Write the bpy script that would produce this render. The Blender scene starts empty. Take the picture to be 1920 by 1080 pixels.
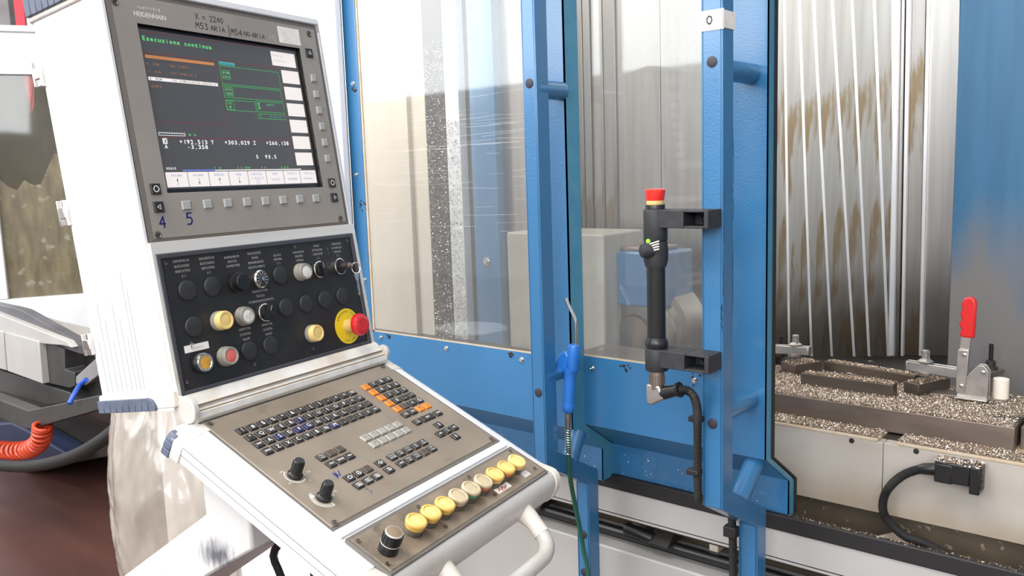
import bpy, math, random
from mathutils import Matrix, Vector
random.seed(7)
SC = bpy.context.scene
COL = SC.collection

# ------------------------------------------------------------------ camera
# World: X along the sliding doors (to the right), Y into the machine, Z up, metres.
F_PX = 1611.14
CAM = Vector((0.0, 0.0, 1.45))
_p, _r, _ad = 0.134120, 0.032924, 0.864798
def _axes():
    sa, ca = math.sin(_ad), math.cos(_ad)
    def w(x, y, z): return Vector((x * sa - y * ca, x * ca + y * sa, z))
    fw = w(0, math.cos(_p), -math.sin(_p)); rt = w(1, 0, 0)
    dn = w(0, -math.sin(_p), -math.cos(_p))
    r2 = math.cos(_r) * rt + math.sin(_r) * dn
    d2 = -math.sin(_r) * rt + math.cos(_r) * dn
    return r2, d2, fw
RT, DN, FW = _axes()
cam = bpy.data.objects.new('camera', bpy.data.cameras.new('camera'))
COL.objects.link(cam)
cam.matrix_world = Matrix(((RT.x, -DN.x, -FW.x, CAM.x), (RT.y, -DN.y, -FW.y, CAM.y),
                           (RT.z, -DN.z, -FW.z, CAM.z), (0, 0, 0, 1)))
cam.data.sensor_width = 36.0
cam.data.lens = 36.0 * F_PX / 1920.0
cam.data.clip_start = 0.02
SC.camera = cam
# ------------------------------------------------------------------ view, world, daylight
SC.view_settings.view_transform = 'Standard'
SC.view_settings.look = 'None'
SC.view_settings.gamma = 1.0
SC.view_settings.use_curve_mapping = False
SC.view_settings.exposure = 0.0
wd = bpy.data.worlds.new('world'); SC.world = wd
wd.use_nodes = True
wd.node_tree.nodes['Background'].inputs[0].default_value = (0.82, 0.91, 1.0, 1)
wd.node_tree.nodes['Background'].inputs[1].default_value = 0.55

def area(name, loc, target, sx, sy, power, col):
    l = bpy.data.lights.new(name, 'AREA'); l.shape = 'RECTANGLE'
    l.size = sx; l.size_y = sy; l.energy = power; l.color = col
    o = bpy.data.objects.new(name, l); COL.objects.link(o)
    o.location = loc
    d = Vector(target) - Vector(loc)
    o.rotation_euler = d.to_track_quat('-Z', 'Y').to_euler()
    return o
# the hall's high window bands (daylight) and roof light, then two added interior fills
area('window_band_rear', (-6.0, -5.9, 3.9), (-6.0, 0, 3.3), 9.0, 2.6, 560, (0.95, 0.98, 1.0))
area('window_band_rear_right', (3.0, -5.9, 3.9), (3.0, 0, 3.3), 6.5, 2.6, 500, (0.95, 0.98, 1.0))
area('roof_light', (-2.5, -1.2, 5.4), (-2.5, -1.2, 0), 7.0, 2.2, 480, (1.0, 0.98, 0.95))
area('machine_fill', (-2.75, 1.75, 2.6), (-2.75, 2.4, 1.3), 1.3, 0.14, 22, (1.0, 0.93, 0.85))  # unseen fill, added to brighten the interior behind the left pane
area('roof_fill_machine', (-1.5, 2.1, 5.4), (-1.5, 2.1, 0), 5.0, 1.4, 36, (1.0, 0.95, 0.9))  # added overhead fill, brightens the inside of the enclosure

# ------------------------------------------------------------------ picture measuring: where a sight line meets a real plane
def ray(px, py):
    return RT * ((px - 960) / F_PX) + DN * ((py - 540) / F_PX) + FW
def P(px, py, Y):
    v = ray(px, py); return CAM + v * (Y / v.y)
def PZ(px, py, z):
    v = ray(px, py); return CAM + v * ((z - CAM.z) / v.z)
def PXX(px, py, x):
    v = ray(px, py); return CAM + v * (x / v.x)

# ------------------------------------------------------------------ materials
MATS = {}
def nodes_of(m):
    nt = m.node_tree; return nt, nt.nodes, nt.links
def pbr(name, col, rough=0.5, metal=0.0, col2=None, scale=8.0, stretch=(1, 1, 1), lo=0.35, hi=0.65,
        bump=0.0, bscale=200.0, rvar=0.0, coat=0.0, emit=None, estr=0.0, alpha=1.0, detail=4.0, trans=0.0,
        zmax3=None, col3=None, scale3=20.0, lo3=0.6, hi3=0.7, stretch3=(1, 1, 1), spec=0.5):
    m = bpy.data.materials.new(name); m.use_nodes = True
    nt, N, L = nodes_of(m)
    b = N['Principled BSDF']
    b.inputs['Roughness'].default_value = rough
    b.inputs['Metallic'].default_value = metal
    b.inputs['Specular IOR Level'].default_value = spec
    if coat:
        b.inputs['Coat Weight'].default_value = coat; b.inputs['Coat Roughness'].default_value = 0.12
    if trans: b.inputs['Transmission Weight'].default_value = trans
    c4 = (*col, 1)
    b.inputs['Base Color'].default_value = c4
    tc = N.new('ShaderNodeTexCoord')
    def noise(sc, st, det=detail):
        mp = N.new('ShaderNodeMapping'); mp.inputs['Scale'].default_value = st
        L.new(tc.outputs['Object'], mp.inputs[0])
        n = N.new('ShaderNodeTexNoise'); n.inputs['Scale'].default_value = sc; n.inputs['Detail'].default_value = det
        L.new(mp.outputs[0], n.inputs['Vector']); return n
    def ramp(src, a, bb):
        r = N.new('ShaderNodeMapRange'); r.inputs[1].default_value = a; r.inputs[2].default_value = bb
        L.new(src, r.inputs[0]); return r.outputs[0]
    last = None
    if col2 is not None:
        n = noise(scale, stretch)
        mx = N.new('ShaderNodeMix'); mx.data_type = 'RGBA'
        L.new(ramp(n.outputs[0], lo, hi), mx.inputs[0])
        mx.inputs[6].default_value = c4; mx.inputs[7].default_value = (*col2, 1)
        last = mx.outputs[2]
        if rvar:
            rr = N.new('ShaderNodeMapRange'); rr.inputs[3].default_value = rough - rvar; rr.inputs[4].default_value = rough + rvar
            L.new(n.outputs[0], rr.inputs[0]); L.new(rr.outputs[0], b.inputs['Roughness'])
    if col3 is not None:
        n = noise(scale3, stretch3)
        mx = N.new('ShaderNodeMix'); mx.data_type = 'RGBA'
        fac = ramp(n.outputs[0], lo3, hi3)
        if zmax3:
            sp = N.new('ShaderNodeSeparateXYZ'); L.new(tc.outputs['Object'], sp.inputs[0])
            zr = N.new('ShaderNodeMapRange'); zr.inputs[1].default_value = zmax3; zr.inputs[2].default_value = zmax3 - .12; L.new(sp.outputs[2], zr.inputs[0])
            mu = N.new('ShaderNodeMath'); mu.operation = 'MULTIPLY'; L.new(fac, mu.inputs[0]); L.new(zr.outputs[0], mu.inputs[1]); fac = mu.outputs[0]
        L.new(fac, mx.inputs[0])
        if last is not None: L.new(last, mx.inputs[6])
        else: mx.inputs[6].default_value = c4
        mx.inputs[7].default_value = (*col3, 1); last = mx.outputs[2]
    if last is not None: L.new(last, b.inputs['Base Color'])
    if bump:
        n = noise(bscale, stretch, 2.0)
        bp = N.new('ShaderNodeBump'); bp.inputs['Strength'].default_value = bump; bp.inputs['Distance'].default_value = 0.002
        L.new(n.outputs[0], bp.inputs['Height']); L.new(bp.outputs[0], b.inputs['Normal'])
    if emit is not None:
        b.inputs['Emission Color'].default_value = (*emit, 1); b.inputs['Emission Strength'].default_value = estr
    MATS[name] = m
    return m

def glassy(name, haze=0.12, tint=(0.93, 0.95, 0.95), hazecol=(0.8, 0.8, 0.78), gl_rough=0.04, streak=(60, 60, 1.2), gl=1.0, hz_hi=0.75):
    m = bpy.data.materials.new(name); m.use_nodes = True
    nt, N, L = nodes_of(m)
    N.remove(N['Principled BSDF'])
    out = N['Material Output']
    tr = N.new('ShaderNodeBsdfTransparent'); tr.inputs[0].default_value = (*tint, 1)
    df = N.new('ShaderNodeBsdfDiffuse'); df.inputs[0].default_value = (*hazecol, 1)
    tl = N.new('ShaderNodeBsdfTranslucent'); tl.inputs[0].default_value = (*hazecol, 1)
    dm = N.new('ShaderNodeMixShader'); dm.inputs[0].default_value = 0.35
    L.new(df.outputs[0], dm.inputs[1]); L.new(tl.outputs[0], dm.inputs[2])
    gs = N.new('ShaderNodeBsdfGlossy'); gs.inputs['Roughness'].default_value = gl_rough
    tc = N.new('ShaderNodeTexCoord'); mp = N.new('ShaderNodeMapping'); mp.inputs['Scale'].default_value = streak
    L.new(tc.outputs['Object'], mp.inputs[0])
    n = N.new('ShaderNodeTexNoise'); n.inputs['Scale'].default_value = 1.0; n.inputs['Detail'].default_value = 5.0
    L.new(mp.outputs[0], n.inputs['Vector'])
    r = N.new('ShaderNodeMapRange'); r.inputs[1].default_value = 0.35; r.inputs[2].default_value = hz_hi
    r.inputs[3].default_value = haze * 0.75; r.inputs[4].default_value = haze * 1.35
    L.new(n.outputs[0], r.inputs[0])
    m1 = N.new('ShaderNodeMixShader'); L.new(r.outputs[0], m1.inputs[0])
    L.new(tr.outputs[0], m1.inputs[1]); L.new(dm.outputs[0], m1.inputs[2])
    fr = N.new('ShaderNodeFresnel')           # thin sheet: the same reflectance from both sides (no total reflection inside)
    ge = N.new('ShaderNodeNewGeometry'); im = N.new('ShaderNodeMapRange'); im.inputs[3].default_value = 1.5; im.inputs[4].default_value = 1 / 1.5
    L.new(ge.outputs['Backfacing'], im.inputs[0]); L.new(im.outputs[0], fr.inputs[0])
    mu = N.new('ShaderNodeMath'); mu.operation = 'MULTIPLY'; mu.inputs[1].default_value = gl
    L.new(fr.outputs[0], mu.inputs[0])
    m2 = N.new('ShaderNodeMixShader'); L.new(mu.outputs[0], m2.inputs[0])
    L.new(m1.outputs[0], m2.inputs[1]); L.new(gs.outputs[0], m2.inputs[2])
    L.new(m2.outputs[0], out.inputs[0])
    MATS[name] = m
    return m

M_WHITE = pbr('white_paint', (0.84, 0.84, 0.86), 0.38, col2=(0.78, 0.78, 0.80), scale=3)
M_CREAM = pbr('cream_plastic', (0.76, 0.71, 0.64), 0.5, col2=(0.66, 0.6, 0.53), scale=25)
M_GRIP = pbr('blue_grey_rubber', (0.075, 0.09, 0.14), 0.55, col2=(0.10, 0.12, 0.17), scale=40)
M_FACE = pbr('grey_faceplate', (0.34, 0.305, 0.268), 0.42, col2=(0.295, 0.268, 0.24), scale=6, bump=0.15, bscale=500, rvar=0.05)
M_FACE_EDGE = pbr('grey_faceplate_edge', (0.14, 0.125, 0.11), 0.5)
M_KEYPLATE = pbr('keyboard_plate', (0.265, 0.218, 0.168), 0.36, col2=(0.205, 0.166, 0.126), scale=9, col3=(0.12, 0.10, 0.08), scale3=14, lo3=0.66, hi3=0.82, rvar=0.06)
M_STRIP = pbr('button_plate', (0.27, 0.21, 0.155), 0.36, col2=(0.15, 0.115, 0.08), scale=14, col3=(0.09, 0.07, 0.055), scale3=30, lo3=0.62, hi3=0.75)
M_BLACKP = pbr('black_panel', (0.012, 0.012, 0.014), 0.45, col2=(0.02, 0.019, 0.018), scale=20)
M_DARKFR = pbr('dark_frame', (0.06, 0.06, 0.07), 0.4)
M_BLACK = pbr('black_plastic', (0.012, 0.012, 0.013), 0.32)
M_BLACKM = pbr('black_matte', (0.02, 0.021, 0.024), 0.6, col2=(0.03, 0.031, 0.034), scale=60)
M_KEYBLK = pbr('black_key', (0.022, 0.02, 0.019), 0.45)
M_KEYBLU = pbr('navy_key', (0.012, 0.014, 0.075), 0.45)
M_KEYORG = pbr('orange_key', (0.80, 0.24, 0.02), 0.5)
M_KEYGRY = pbr('grey_key', (0.36, 0.345, 0.31), 0.5)
M_KEYBRN = pbr('brown_key', (0.075, 0.055, 0.042), 0.5)
M_SOFT = pbr('light_grey_key', (0.42, 0.415, 0.405), 0.5)
M_INKW = pbr('white_ink', (0.80, 0.78, 0.74), 0.6)
M_INKG = pbr('grey_ink', (0.50, 0.48, 0.45), 0.6)
M_INKD = pbr('dark_ink', (0.02, 0.02, 0.022), 0.6)
M_INKBR = pbr('key_print', (0.13, 0.12, 0.11), 0.6)
M_INKB = pbr('blue_marker', (0.012, 0.03, 0.22), 0.5)
M_INKBF = pbr('faded_blue_marker', (0.10, 0.12, 0.16), 0.5)
M_INKR = pbr('faded_red_marker', (0.34, 0.16, 0.12), 0.5)
M_PAPER = pbr('paper', (0.88, 0.86, 0.81), 0.7, col2=(0.8, 0.76, 0.7), scale=60)
M_SCREEN = pbr('screen_glass', (0.045, 0.044, 0.044), 0.24, emit=(0.06, 0.058, 0.06), estr=0.75)
def em(name, c, s=1.0):
    return pbr(name, tuple(x * 0.3 for x in c), 0.4, emit=c, estr=s)
E_WHITE = em('screen_white', (0.86, 0.80, 0.78), 0.85)
E_WTXT = em('screen_white_text', (0.9, 0.9, 0.9), 0.9)
E_GREEN = em('screen_green', (0.08, 0.50, 0.14), 0.6)
E_GTXT = em('screen_green_text', (0.18, 0.75, 0.25), 0.8)
E_ORANGE = em('screen_orange', (0.62, 0.25, 0.09), 0.7)
E_ODIM = em('screen_dim_orange', (0.42, 0.20, 0.10), 0.6)
E_RED = em('screen_red', (0.30, 0.05, 0.05), 0.6)
E_CYAN = em('screen_cyan', (0.07, 0.42, 0.42), 0.7)
E_BLUE = em('screen_blue', (0.16, 0.22, 0.62), 0.7)
E_LBLUE = em('screen_key_text', (0.36, 0.42, 0.70), 0.7)
M_ALU = pbr('aluminium', (0.82, 0.79, 0.75), 0.35, 0.3, col2=(0.74, 0.68, 0.60), scale=5, stretch=(0.3, 8, 8))
M_ALUD = pbr('aluminium_grimy', (0.26, 0.19, 0.12), 0.5, 0.2)
M_SILVER = pbr('silver_paint', (0.60, 0.575, 0.545), 0.36, 0.12, col2=(0.53, 0.49, 0.45), scale=12)
M_CHROME = pbr('chrome', (0.70, 0.68, 0.65), 0.22, 1.0)
M_SCREW = pbr('screw_steel', (0.20, 0.17, 0.15), 0.35, 0.8)
M_YEL = pbr('yellow_lens', (0.80, 0.50, 0.12), 0.35, col2=(0.70, 0.42, 0.10), scale=40, coat=0.3)
M_YELTOP = pbr('pale_yellow_lens', (0.86, 0.64, 0.25), 0.4, col2=(0.80, 0.55, 0.18), scale=60)
M_TAN = pbr('tan_lens', (0.58, 0.47, 0.31), 0.4, col2=(0.45, 0.36, 0.22), scale=60)
M_AMBER = pbr('amber_lens', (0.78, 0.42, 0.06), 0.35, col2=(0.5, 0.22, 0.02), scale=50)
M_LENSW = pbr('white_lens', (0.78, 0.77, 0.73), 0.3, coat=0.3)
M_LENSR = pbr('red_lens', (0.66, 0.10, 0.09), 0.35, col2=(0.72, 0.2, 0.17), scale=60)
M_GREENR = pbr('green_ring', (0.10, 0.34, 0.16), 0.4)
M_ORNGR = pbr('orange_ring', (0.62, 0.17, 0.06), 0.4)
M_CLEAR = pbr('smoky_plastic', (0.16, 0.13, 0.10), 0.25, col2=(0.07, 0.055, 0.045), scale=20, coat=0.4)
M_CLEARL = pbr('clear_collar', (0.30, 0.28, 0.24), 0.2, coat=0.5)
M_ESTOP = pbr('red_mushroom', (0.62, 0.015, 0.02), 0.35, coat=0.3)
M_ESTOP2 = pbr('bright_red_mushroom', (0.78, 0.03, 0.02), 0.3, coat=0.3)
M_YDISC = pbr('yellow_disc', (0.85, 0.62, 0.02), 0.45)
M_BRASS = pbr('yellow_collar', (0.62, 0.46, 0.16), 0.4)
BLUE = (0.027, 0.142, 0.305)
M_BLUE = pbr('blue_paint', BLUE, 0.33, col2=(0.031, 0.152, 0.325), scale=4, bump=0.2, bscale=320, coat=0.6)
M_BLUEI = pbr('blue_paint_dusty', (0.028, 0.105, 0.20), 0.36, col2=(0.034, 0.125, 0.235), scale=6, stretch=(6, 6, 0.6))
def splash_and_reflection(m, zmid, width, amount=1.0, colr=(0.17, 0.145, 0.125)):  # brown towards the bottom: splash dirt, on the stainless a painted reflection
    nt, N, L = nodes_of(m); b = N['Principled BSDF']
    src = b.inputs['Base Color'].links[0].from_socket
    tc = N.new('ShaderNodeTexCoord'); sp = N.new('ShaderNodeSeparateXYZ'); L.new(tc.outputs['Object'], sp.inputs[0])
    mp = N.new('ShaderNodeMapping'); mp.inputs['Scale'].default_value = (9, 9, 2.0); L.new(tc.outputs['Object'], mp.inputs[0])
    n = N.new('ShaderNodeTexNoise'); n.inputs['Scale'].default_value = 1.0; n.inputs['Detail'].default_value = 6; L.new(mp.outputs[0], n.inputs['Vector'])
    ad = N.new('ShaderNodeMath'); ad.operation = 'MULTIPLY_ADD'; ad.inputs[1].default_value = width * 2.2; L.new(n.outputs[0], ad.inputs[0]); L.new(sp.outputs[2], ad.inputs[2])
    mr = N.new('ShaderNodeMapRange'); mr.inputs[1].default_value = zmid + width * 1.6; mr.inputs[2].default_value = zmid + width * .5
    mr.inputs[3].default_value = 0; mr.inputs[4].default_value = amount; L.new(ad.outputs[0], mr.inputs[0])
    mx = N.new('ShaderNodeMix'); mx.data_type = 'RGBA'; L.new(mr.outputs[0], mx.inputs[0]); L.new(src, mx.inputs[6]); mx.inputs[7].default_value = (*colr, 1)
    L.new(mx.outputs[2], b.inputs['Base Color'])
M_BLUEEDGE = pbr('side_lit_blue_edge', (0.07, 0.25, 0.36), 0.4, col2=(0.05, 0.22, 0.36), scale=20)  # teal tint of the warmer side light painted into the door's end faces
splash_and_reflection(M_BLUEI, 0.42, 0.22, 0.85)
M_PLUG = pbr('plug_rubber', (0.03, 0.026, 0.035), 0.5)
M_RUBBER = pbr('black_rubber', (0.012, 0.011, 0.011), 0.6)
M_SEAL = pbr('old_sealant', (0.46, 0.34, 0.21), 0.6, col2=(0.50, 0.42, 0.33), scale=30)
M_PANE = glassy('door_pane', haze=0.085, streak=(34, 34, 1.0))
M_PANE2 = glassy('far_pane', haze=0.10, hazecol=(0.5, 0.42, 0.28))
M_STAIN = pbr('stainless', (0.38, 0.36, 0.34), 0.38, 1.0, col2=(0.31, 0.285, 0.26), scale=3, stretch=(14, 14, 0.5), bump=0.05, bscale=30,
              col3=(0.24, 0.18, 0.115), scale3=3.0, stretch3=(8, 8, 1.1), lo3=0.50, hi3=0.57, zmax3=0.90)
M_STAINP = pbr('stainless_plain', (0.48, 0.45, 0.43), 0.34, 1.0, col2=(0.40, 0.37, 0.35), scale=3, stretch=(14, 14, 0.5))
splash_and_reflection(M_STAIN, 0.20, 0.16, 0.75, (0.085, 0.066, 0.05)); splash_and_reflection(M_STAINP, 0.22, 0.16, 0.7, (0.09, 0.072, 0.055))  # dark brown reflection of the table painted into the lower stainless
M_STAINB = pbr('stainless_edge', (0.86, 0.85, 0.86), 0.28, 0.8)
M_STEEL = pbr('ground_steel', (0.27, 0.215, 0.18), 0.42, 0.7, col2=(0.185, 0.145, 0.12), scale=6, stretch=(1, 1, 4))
M_STEELB = pbr('bar_steel', (0.15, 0.12, 0.10), 0.42, 0.7, col2=(0.10, 0.08, 0.066), scale=6, stretch=(1, 1, 4))
M_STEELD = pbr('dark_steel', (0.05, 0.043, 0.038), 0.45, 0.5)
M_ZINC = pbr('zinc_plated', (0.55, 0.52, 0.49), 0.34, 0.85, col2=(0.42, 0.39, 0.36), scale=40)
M_REDGRIP = pbr('red_vinyl', (0.60, 0.012, 0.012), 0.38, coat=0.25)
M_NYLON = pbr('white_nylon', (0.78, 0.70, 0.60), 0.45)
M_CHIP = pbr('aluminium_chip', (0.68, 0.60, 0.53), 0.30, 0.95)
M_CHIPB = pbr('tan_chip', (0.46, 0.34, 0.24), 0.35, 0.8)
M_SWARF = pbr('swarf_bed', (0.34, 0.27, 0.21), 0.5, 0.4, col2=(0.16, 0.12, 0.09), scale=260, bump=0.6, bscale=400)
M_TABLE = pbr('table_enamel', (0.44, 0.40, 0.36), 0.45, col2=(0.39, 0.34, 0.29), scale=4, stretch=(1, 1, 3), col3=(0.36, 0.28, 0.2), scale3=9, lo3=0.7, hi3=0.82)
splash_and_reflection(M_TABLE, 0.035, 0.05, 0.6, (0.30, 0.225, 0.15))
M_TROUGH = pbr('coolant_trough', (0.10, 0.075, 0.05), 0.5, col2=(0.05, 0.038, 0.026), scale=5, col3=(0.22, 0.18, 0.14), scale3=60, lo3=0.64, hi3=0.7)
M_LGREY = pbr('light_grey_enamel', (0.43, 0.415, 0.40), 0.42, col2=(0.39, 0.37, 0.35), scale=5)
M_GREY = pbr('machine_grey', (0.24, 0.24, 0.25), 0.5, col2=(0.18, 0.17, 0.17), scale=7)
M_DGREY = pbr('conveyor_grey', (0.05, 0.049, 0.048), 0.45, col2=(0.035, 0.034, 0.033), scale=6)
M_HOOD = pbr('hood_grey', (0.13, 0.13, 0.145), 0.4, col2=(0.05, 0.05, 0.055), scale=2.2)
M_BEIGE = pbr('beige_enamel', (0.66, 0.58, 0.49), 0.5, col2=(0.60, 0.52, 0.43), scale=3)
M_FLOOR = pbr('brown_floor', (0.085, 0.036, 0.029), 0.42, col2=(0.06, 0.026, 0.021), scale=1.8, rvar=0.08)
M_WALL = pbr('hall_wall', (0.78, 0.78, 0.78), 0.7)
M_CEIL = pbr('hall_ceiling', (0.62, 0.63, 0.64), 0.7)
M_BAG = glassy('plastic_film', haze=0.5, tint=(0.93, 0.90, 0.86), hazecol=(0.66, 0.60, 0.53), gl_rough=0.16, streak=(14, 14, 5), gl=1.3)
M_ORHOSE = pbr('orange_hose', (0.52, 0.05, 0.014), 0.35, coat=0.2)
M_BLUHOSE = pbr('blue_hose', (0.02, 0.08, 0.42), 0.4)
M_GRNHOSE = pbr('green_hose', (0.015, 0.09, 0.06), 0.35)
M_GUN = pbr('blue_gun_plastic', (0.02, 0.16, 0.55), 0.32, coat=0.2)
M_FARDARK = pbr('grimy_dark_interior', (0.035, 0.04, 0.065), 0.4, col2=(0.10, 0.085, 0.06), scale=2.0)
M_FARDIRT = pbr('dried_coolant', (0.34, 0.26, 0.15), 0.5, col2=(0.16, 0.12, 0.075), scale=6, stretch=(3, 3, 0.8), col3=(0.46, 0.42, 0.34), scale3=14, lo3=0.6, hi3=0.68)
M_REDFLAT = pbr('red_paint', (0.58, 0.03, 0.05), 0.45)
M_RUB = pbr('pedestal_paint', (0.62, 0.61, 0.60), 0.45, col2=(0.56, 0.545, 0.53), scale=8, col3=(0.30, 0.30, 0.31), scale3=60, lo3=0.70, hi3=0.78)
M_SCUFF = pbr('black_scuff', (0.06, 0.06, 0.075), 0.5)

# ------------------------------------------------------------------ mesh builder
class MB:
    def __init__(s, M=None): s.v = []; s.f = []; s.m = []; s.M = M; s.cur = 0
    def mat(s, i): s.cur = i; return s
    def add(s, vs, fs, M=None):
        T = M if M is not None else s.M
        b = len(s.v)
        s.v += [tuple(T @ Vector(v)) if T is not None else tuple(v) for v in vs]
        s.f += [tuple(b + i for i in f) for f in fs]
        s.m += [s.cur] * len(fs)
        return s
    def box(s, x0, x1, y0, y1, z0, z1, M=None):
        vs = [(x, y, z) for z in (z0, z1) for y in (y0, y1) for x in (x0, x1)]
        return s.add(vs, [(0, 2, 3, 1), (4, 5, 7, 6), (0, 1, 5, 4), (1, 3, 7, 5), (3, 2, 6, 7), (2, 0, 4, 6)], M)
    def taper(s, x0, x1, y0, y1, z0, z1, d, M=None, d2=None):
        d2 = d if d2 is None else d2
        vs = [(x0, y0, z0), (x1, y0, z0), (x1, y1, z0), (x0, y1, z0), (x0 + d, y0 + d2, z1), (x1 - d, y0 + d2, z1), (x1 - d, y1 - d2, z1), (x0 + d, y1 - d2, z1)]
        return s.add(vs, [(3, 2, 1, 0), (4, 5, 6, 7), (0, 1, 5, 4), (1, 2, 6, 5), (2, 3, 7, 6), (3, 0, 4, 7)], M)
    def prism(s, poly, z0, z1, M=None):
        n = len(poly)
        vs = [(p[0], p[1], z0) for p in poly] + [(p[0], p[1], z1) for p in poly]
        fs = [tuple(reversed(range(n))), tuple(range(n, 2 * n))] + [(i, (i + 1) % n, n + (i + 1) % n, n + i) for i in range(n)]
        return s.add(vs, fs, M)
    def sweep(s, pts, off):
        """polygon of 3-D points extruded by a vector"""
        o = Vector(off); n = len(pts)
        vs = [Vector(p) for p in pts] + [Vector(p) + o for p in pts]
        fs = [tuple(reversed(range(n))), tuple(range(n, 2 * n))] + [(i, (i + 1) % n, n + (i + 1) % n, n + i) for i in range(n)]
        return s.add(vs, fs)
    def lathe(s, prof, M=None, seg=24):
        vs = []; fs = []
        for (r, z) in prof:
            for k in range(seg):
                a = 2 * math.pi * k / seg; vs.append((r * math.cos(a), r * math.sin(a), z))
        n = len(prof)
        for i in range(n - 1):
            for k in range(seg):
                k2 = (k + 1) % seg
                fs.append((i * seg + k, i * seg + k2, (i + 1) * seg + k2, (i + 1) * seg + k))
        fs.append(tuple(reversed(range(seg)))); fs.append(tuple((n - 1) * seg + k for k in range(seg)))
        return s.add(vs, fs, M)
    def frame(s, x0, x1, y0, y1, hx0, hx1, hy0, hy1, z0, z1, M=None):
        o = [(x0, y0), (x1, y0), (x1, y1), (x0, y1)]; h = [(hx0, hy0), (hx1, hy0), (hx1, hy1), (hx0, hy1)]
        vs = [(a, b, z) for z in (z0, z1) for (a, b) in o + h]
        fs = []
        for i in range(4):
            j = (i + 1) % 4
            fs += [(8 + i, 8 + j, 12 + j, 12 + i), (j, i, 4 + i, 4 + j), (i, j, 8 + j, 8 + i), (4 + j, 4 + i, 12 + i, 12 + j)]
        return s.add(vs, fs, M)
    def cyl(s, a, b, r0, r1=None, seg=16, M=None):
        a = Vector(a); b = Vector(b); r1 = r0 if r1 is None else r1
        d = b - a; q = d.to_track_quat('Z', 'Y').to_matrix().to_4x4()
        T = Matrix.Translation(a) @ q
        if M is not None: T = M @ T
        elif s.M is not None: T = s.M @ T
        return s.lathe([(r0, 0), (r1, d.length)], T, seg)
    def tube(s, path, r, seg=10, closed=False):
        path = [Vector(p) for p in path]; n = len(path)
        rs = r if isinstance(r, (list, tuple)) else [r] * n
        t0 = (path[1] - path[0]).normalized()
        up = Vector((0, 0, 1)) if abs(t0.z) < 0.9 else Vector((1, 0, 0))
        nrm = t0.cross(up).normalized()
        vs = []; fs = []
        for i, p in enumerate(path):
            t = (path[min(i + 1, n - 1)] - path[max(i - 1, 0)]).normalized()
            nrm = (nrm - t * nrm.dot(t)).normalized(); bn = t.cross(nrm)
            for k in range(seg):
                a = 2 * math.pi * k / seg
                vs.append(p + (nrm * math.cos(a) + bn * math.sin(a)) * rs[i])
        for i in range(n - 1):
            for k in range(seg):
                k2 = (k + 1) % seg
                fs.append((i * seg + k, i * seg + k2, (i + 1) * seg + k2, (i + 1) * seg + k))
        fs.append(tuple(reversed(range(seg)))); fs.append(tuple((n - 1) * seg + k for k in range(seg)))
        return s.add(vs, fs)
    def text(s, body, x, y, size, z=0.0, sx=1.0, align='CENTER', rot=0.0, M=None, fit=None, shear=0.0):
        vs, fs, w = glyphs(body)
        if not vs: return s
        k = size
        kx = k * sx if fit is None else fit / max(w, 1e-6)
        ox = {'CENTER': -w / 2, 'LEFT': 0, 'RIGHT': -w}[align]
        c, sn = math.cos(rot), math.sin(rot)
        out = []
        for (a, b) in vs:
            X = (a + ox) * kx + shear * b * k; Y = (b - 0.35) * k
            out.append((x + c * X - sn * Y, y + sn * X + c * Y, z))
        return s.add(out, fs, M)
    def mono(s, body, x, y, pitch, size, z=0.0, M=None):
        for i, ch in enumerate(body):
            if ch == ' ': continue
            s.text(ch, x + (i + 0.5) * pitch, y, size, z, M=M, fit=(pitch * 0.72 if ch not in "il1.,:'|-!" else None))
        return s
    def line(s, pts, w, z=0.0, M=None):
        for (a, b) in zip(pts[:-1], pts[1:]):
            a = Vector(a); b = Vector(b); d = b - a
            if d.length < 1e-7: continue
            d.normalize(); n = Vector((-d.y, d.x)) * w / 2; e = d * w * 0.3
            s.add([(*(a - n - e), z), (*(b - n + e), z), (*(b + n + e), z), (*(a + n - e), z)], [(0, 1, 2, 3)], M)
        return s
    def rect(s, x0, x1, y0, y1, z=0.0, M=None):
        return s.add([(x0, y0, z), (x1, y0, z), (x1, y1, z), (x0, y1, z)], [(0, 1, 2, 3)], M)
    def disc(s, x, y, r, z=0.0, seg=24, M=None, r2=0.0):
        if r2:
            vs = []
            for k in range(seg):
                a = 2 * math.pi * k / seg
                vs += [(x + r * math.cos(a), y + r * math.sin(a), z), (x + r2 * math.cos(a), y + r2 * math.sin(a), z)]
            return s.add(vs, [(2 * k, (2 * k + 2) % (2 * seg), (2 * k + 3) % (2 * seg), 2 * k + 1) for k in range(seg)], M)
        return s.add([(x + r * math.cos(2 * math.pi * k / seg), y + r * math.sin(2 * math.pi * k / seg), z) for k in range(seg)], [tuple(range(seg))], M)

_G = {}
def glyphs(body):
    if body in _G: return _G[body]
    cu = bpy.data.curves.new('t', 'FONT'); cu.body = body; cu.size = 1.0; cu.resolution_u = 2; cu.fill_mode = 'BOTH'
    o = bpy.data.objects.new('t', cu)
    me = bpy.data.meshes.new_from_object(o)
    vs = [(v.co.x, v.co.y) for v in me.vertices]; fs = [tuple(p.vertices) for p in me.polygons]
    w = max([v[0] for v in vs]) if vs else 0.0
    bpy.data.objects.remove(o); bpy.data.curves.remove(cu); bpy.data.meshes.remove(me)
    _G[body] = (vs, fs, w)
    return _G[body]

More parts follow.
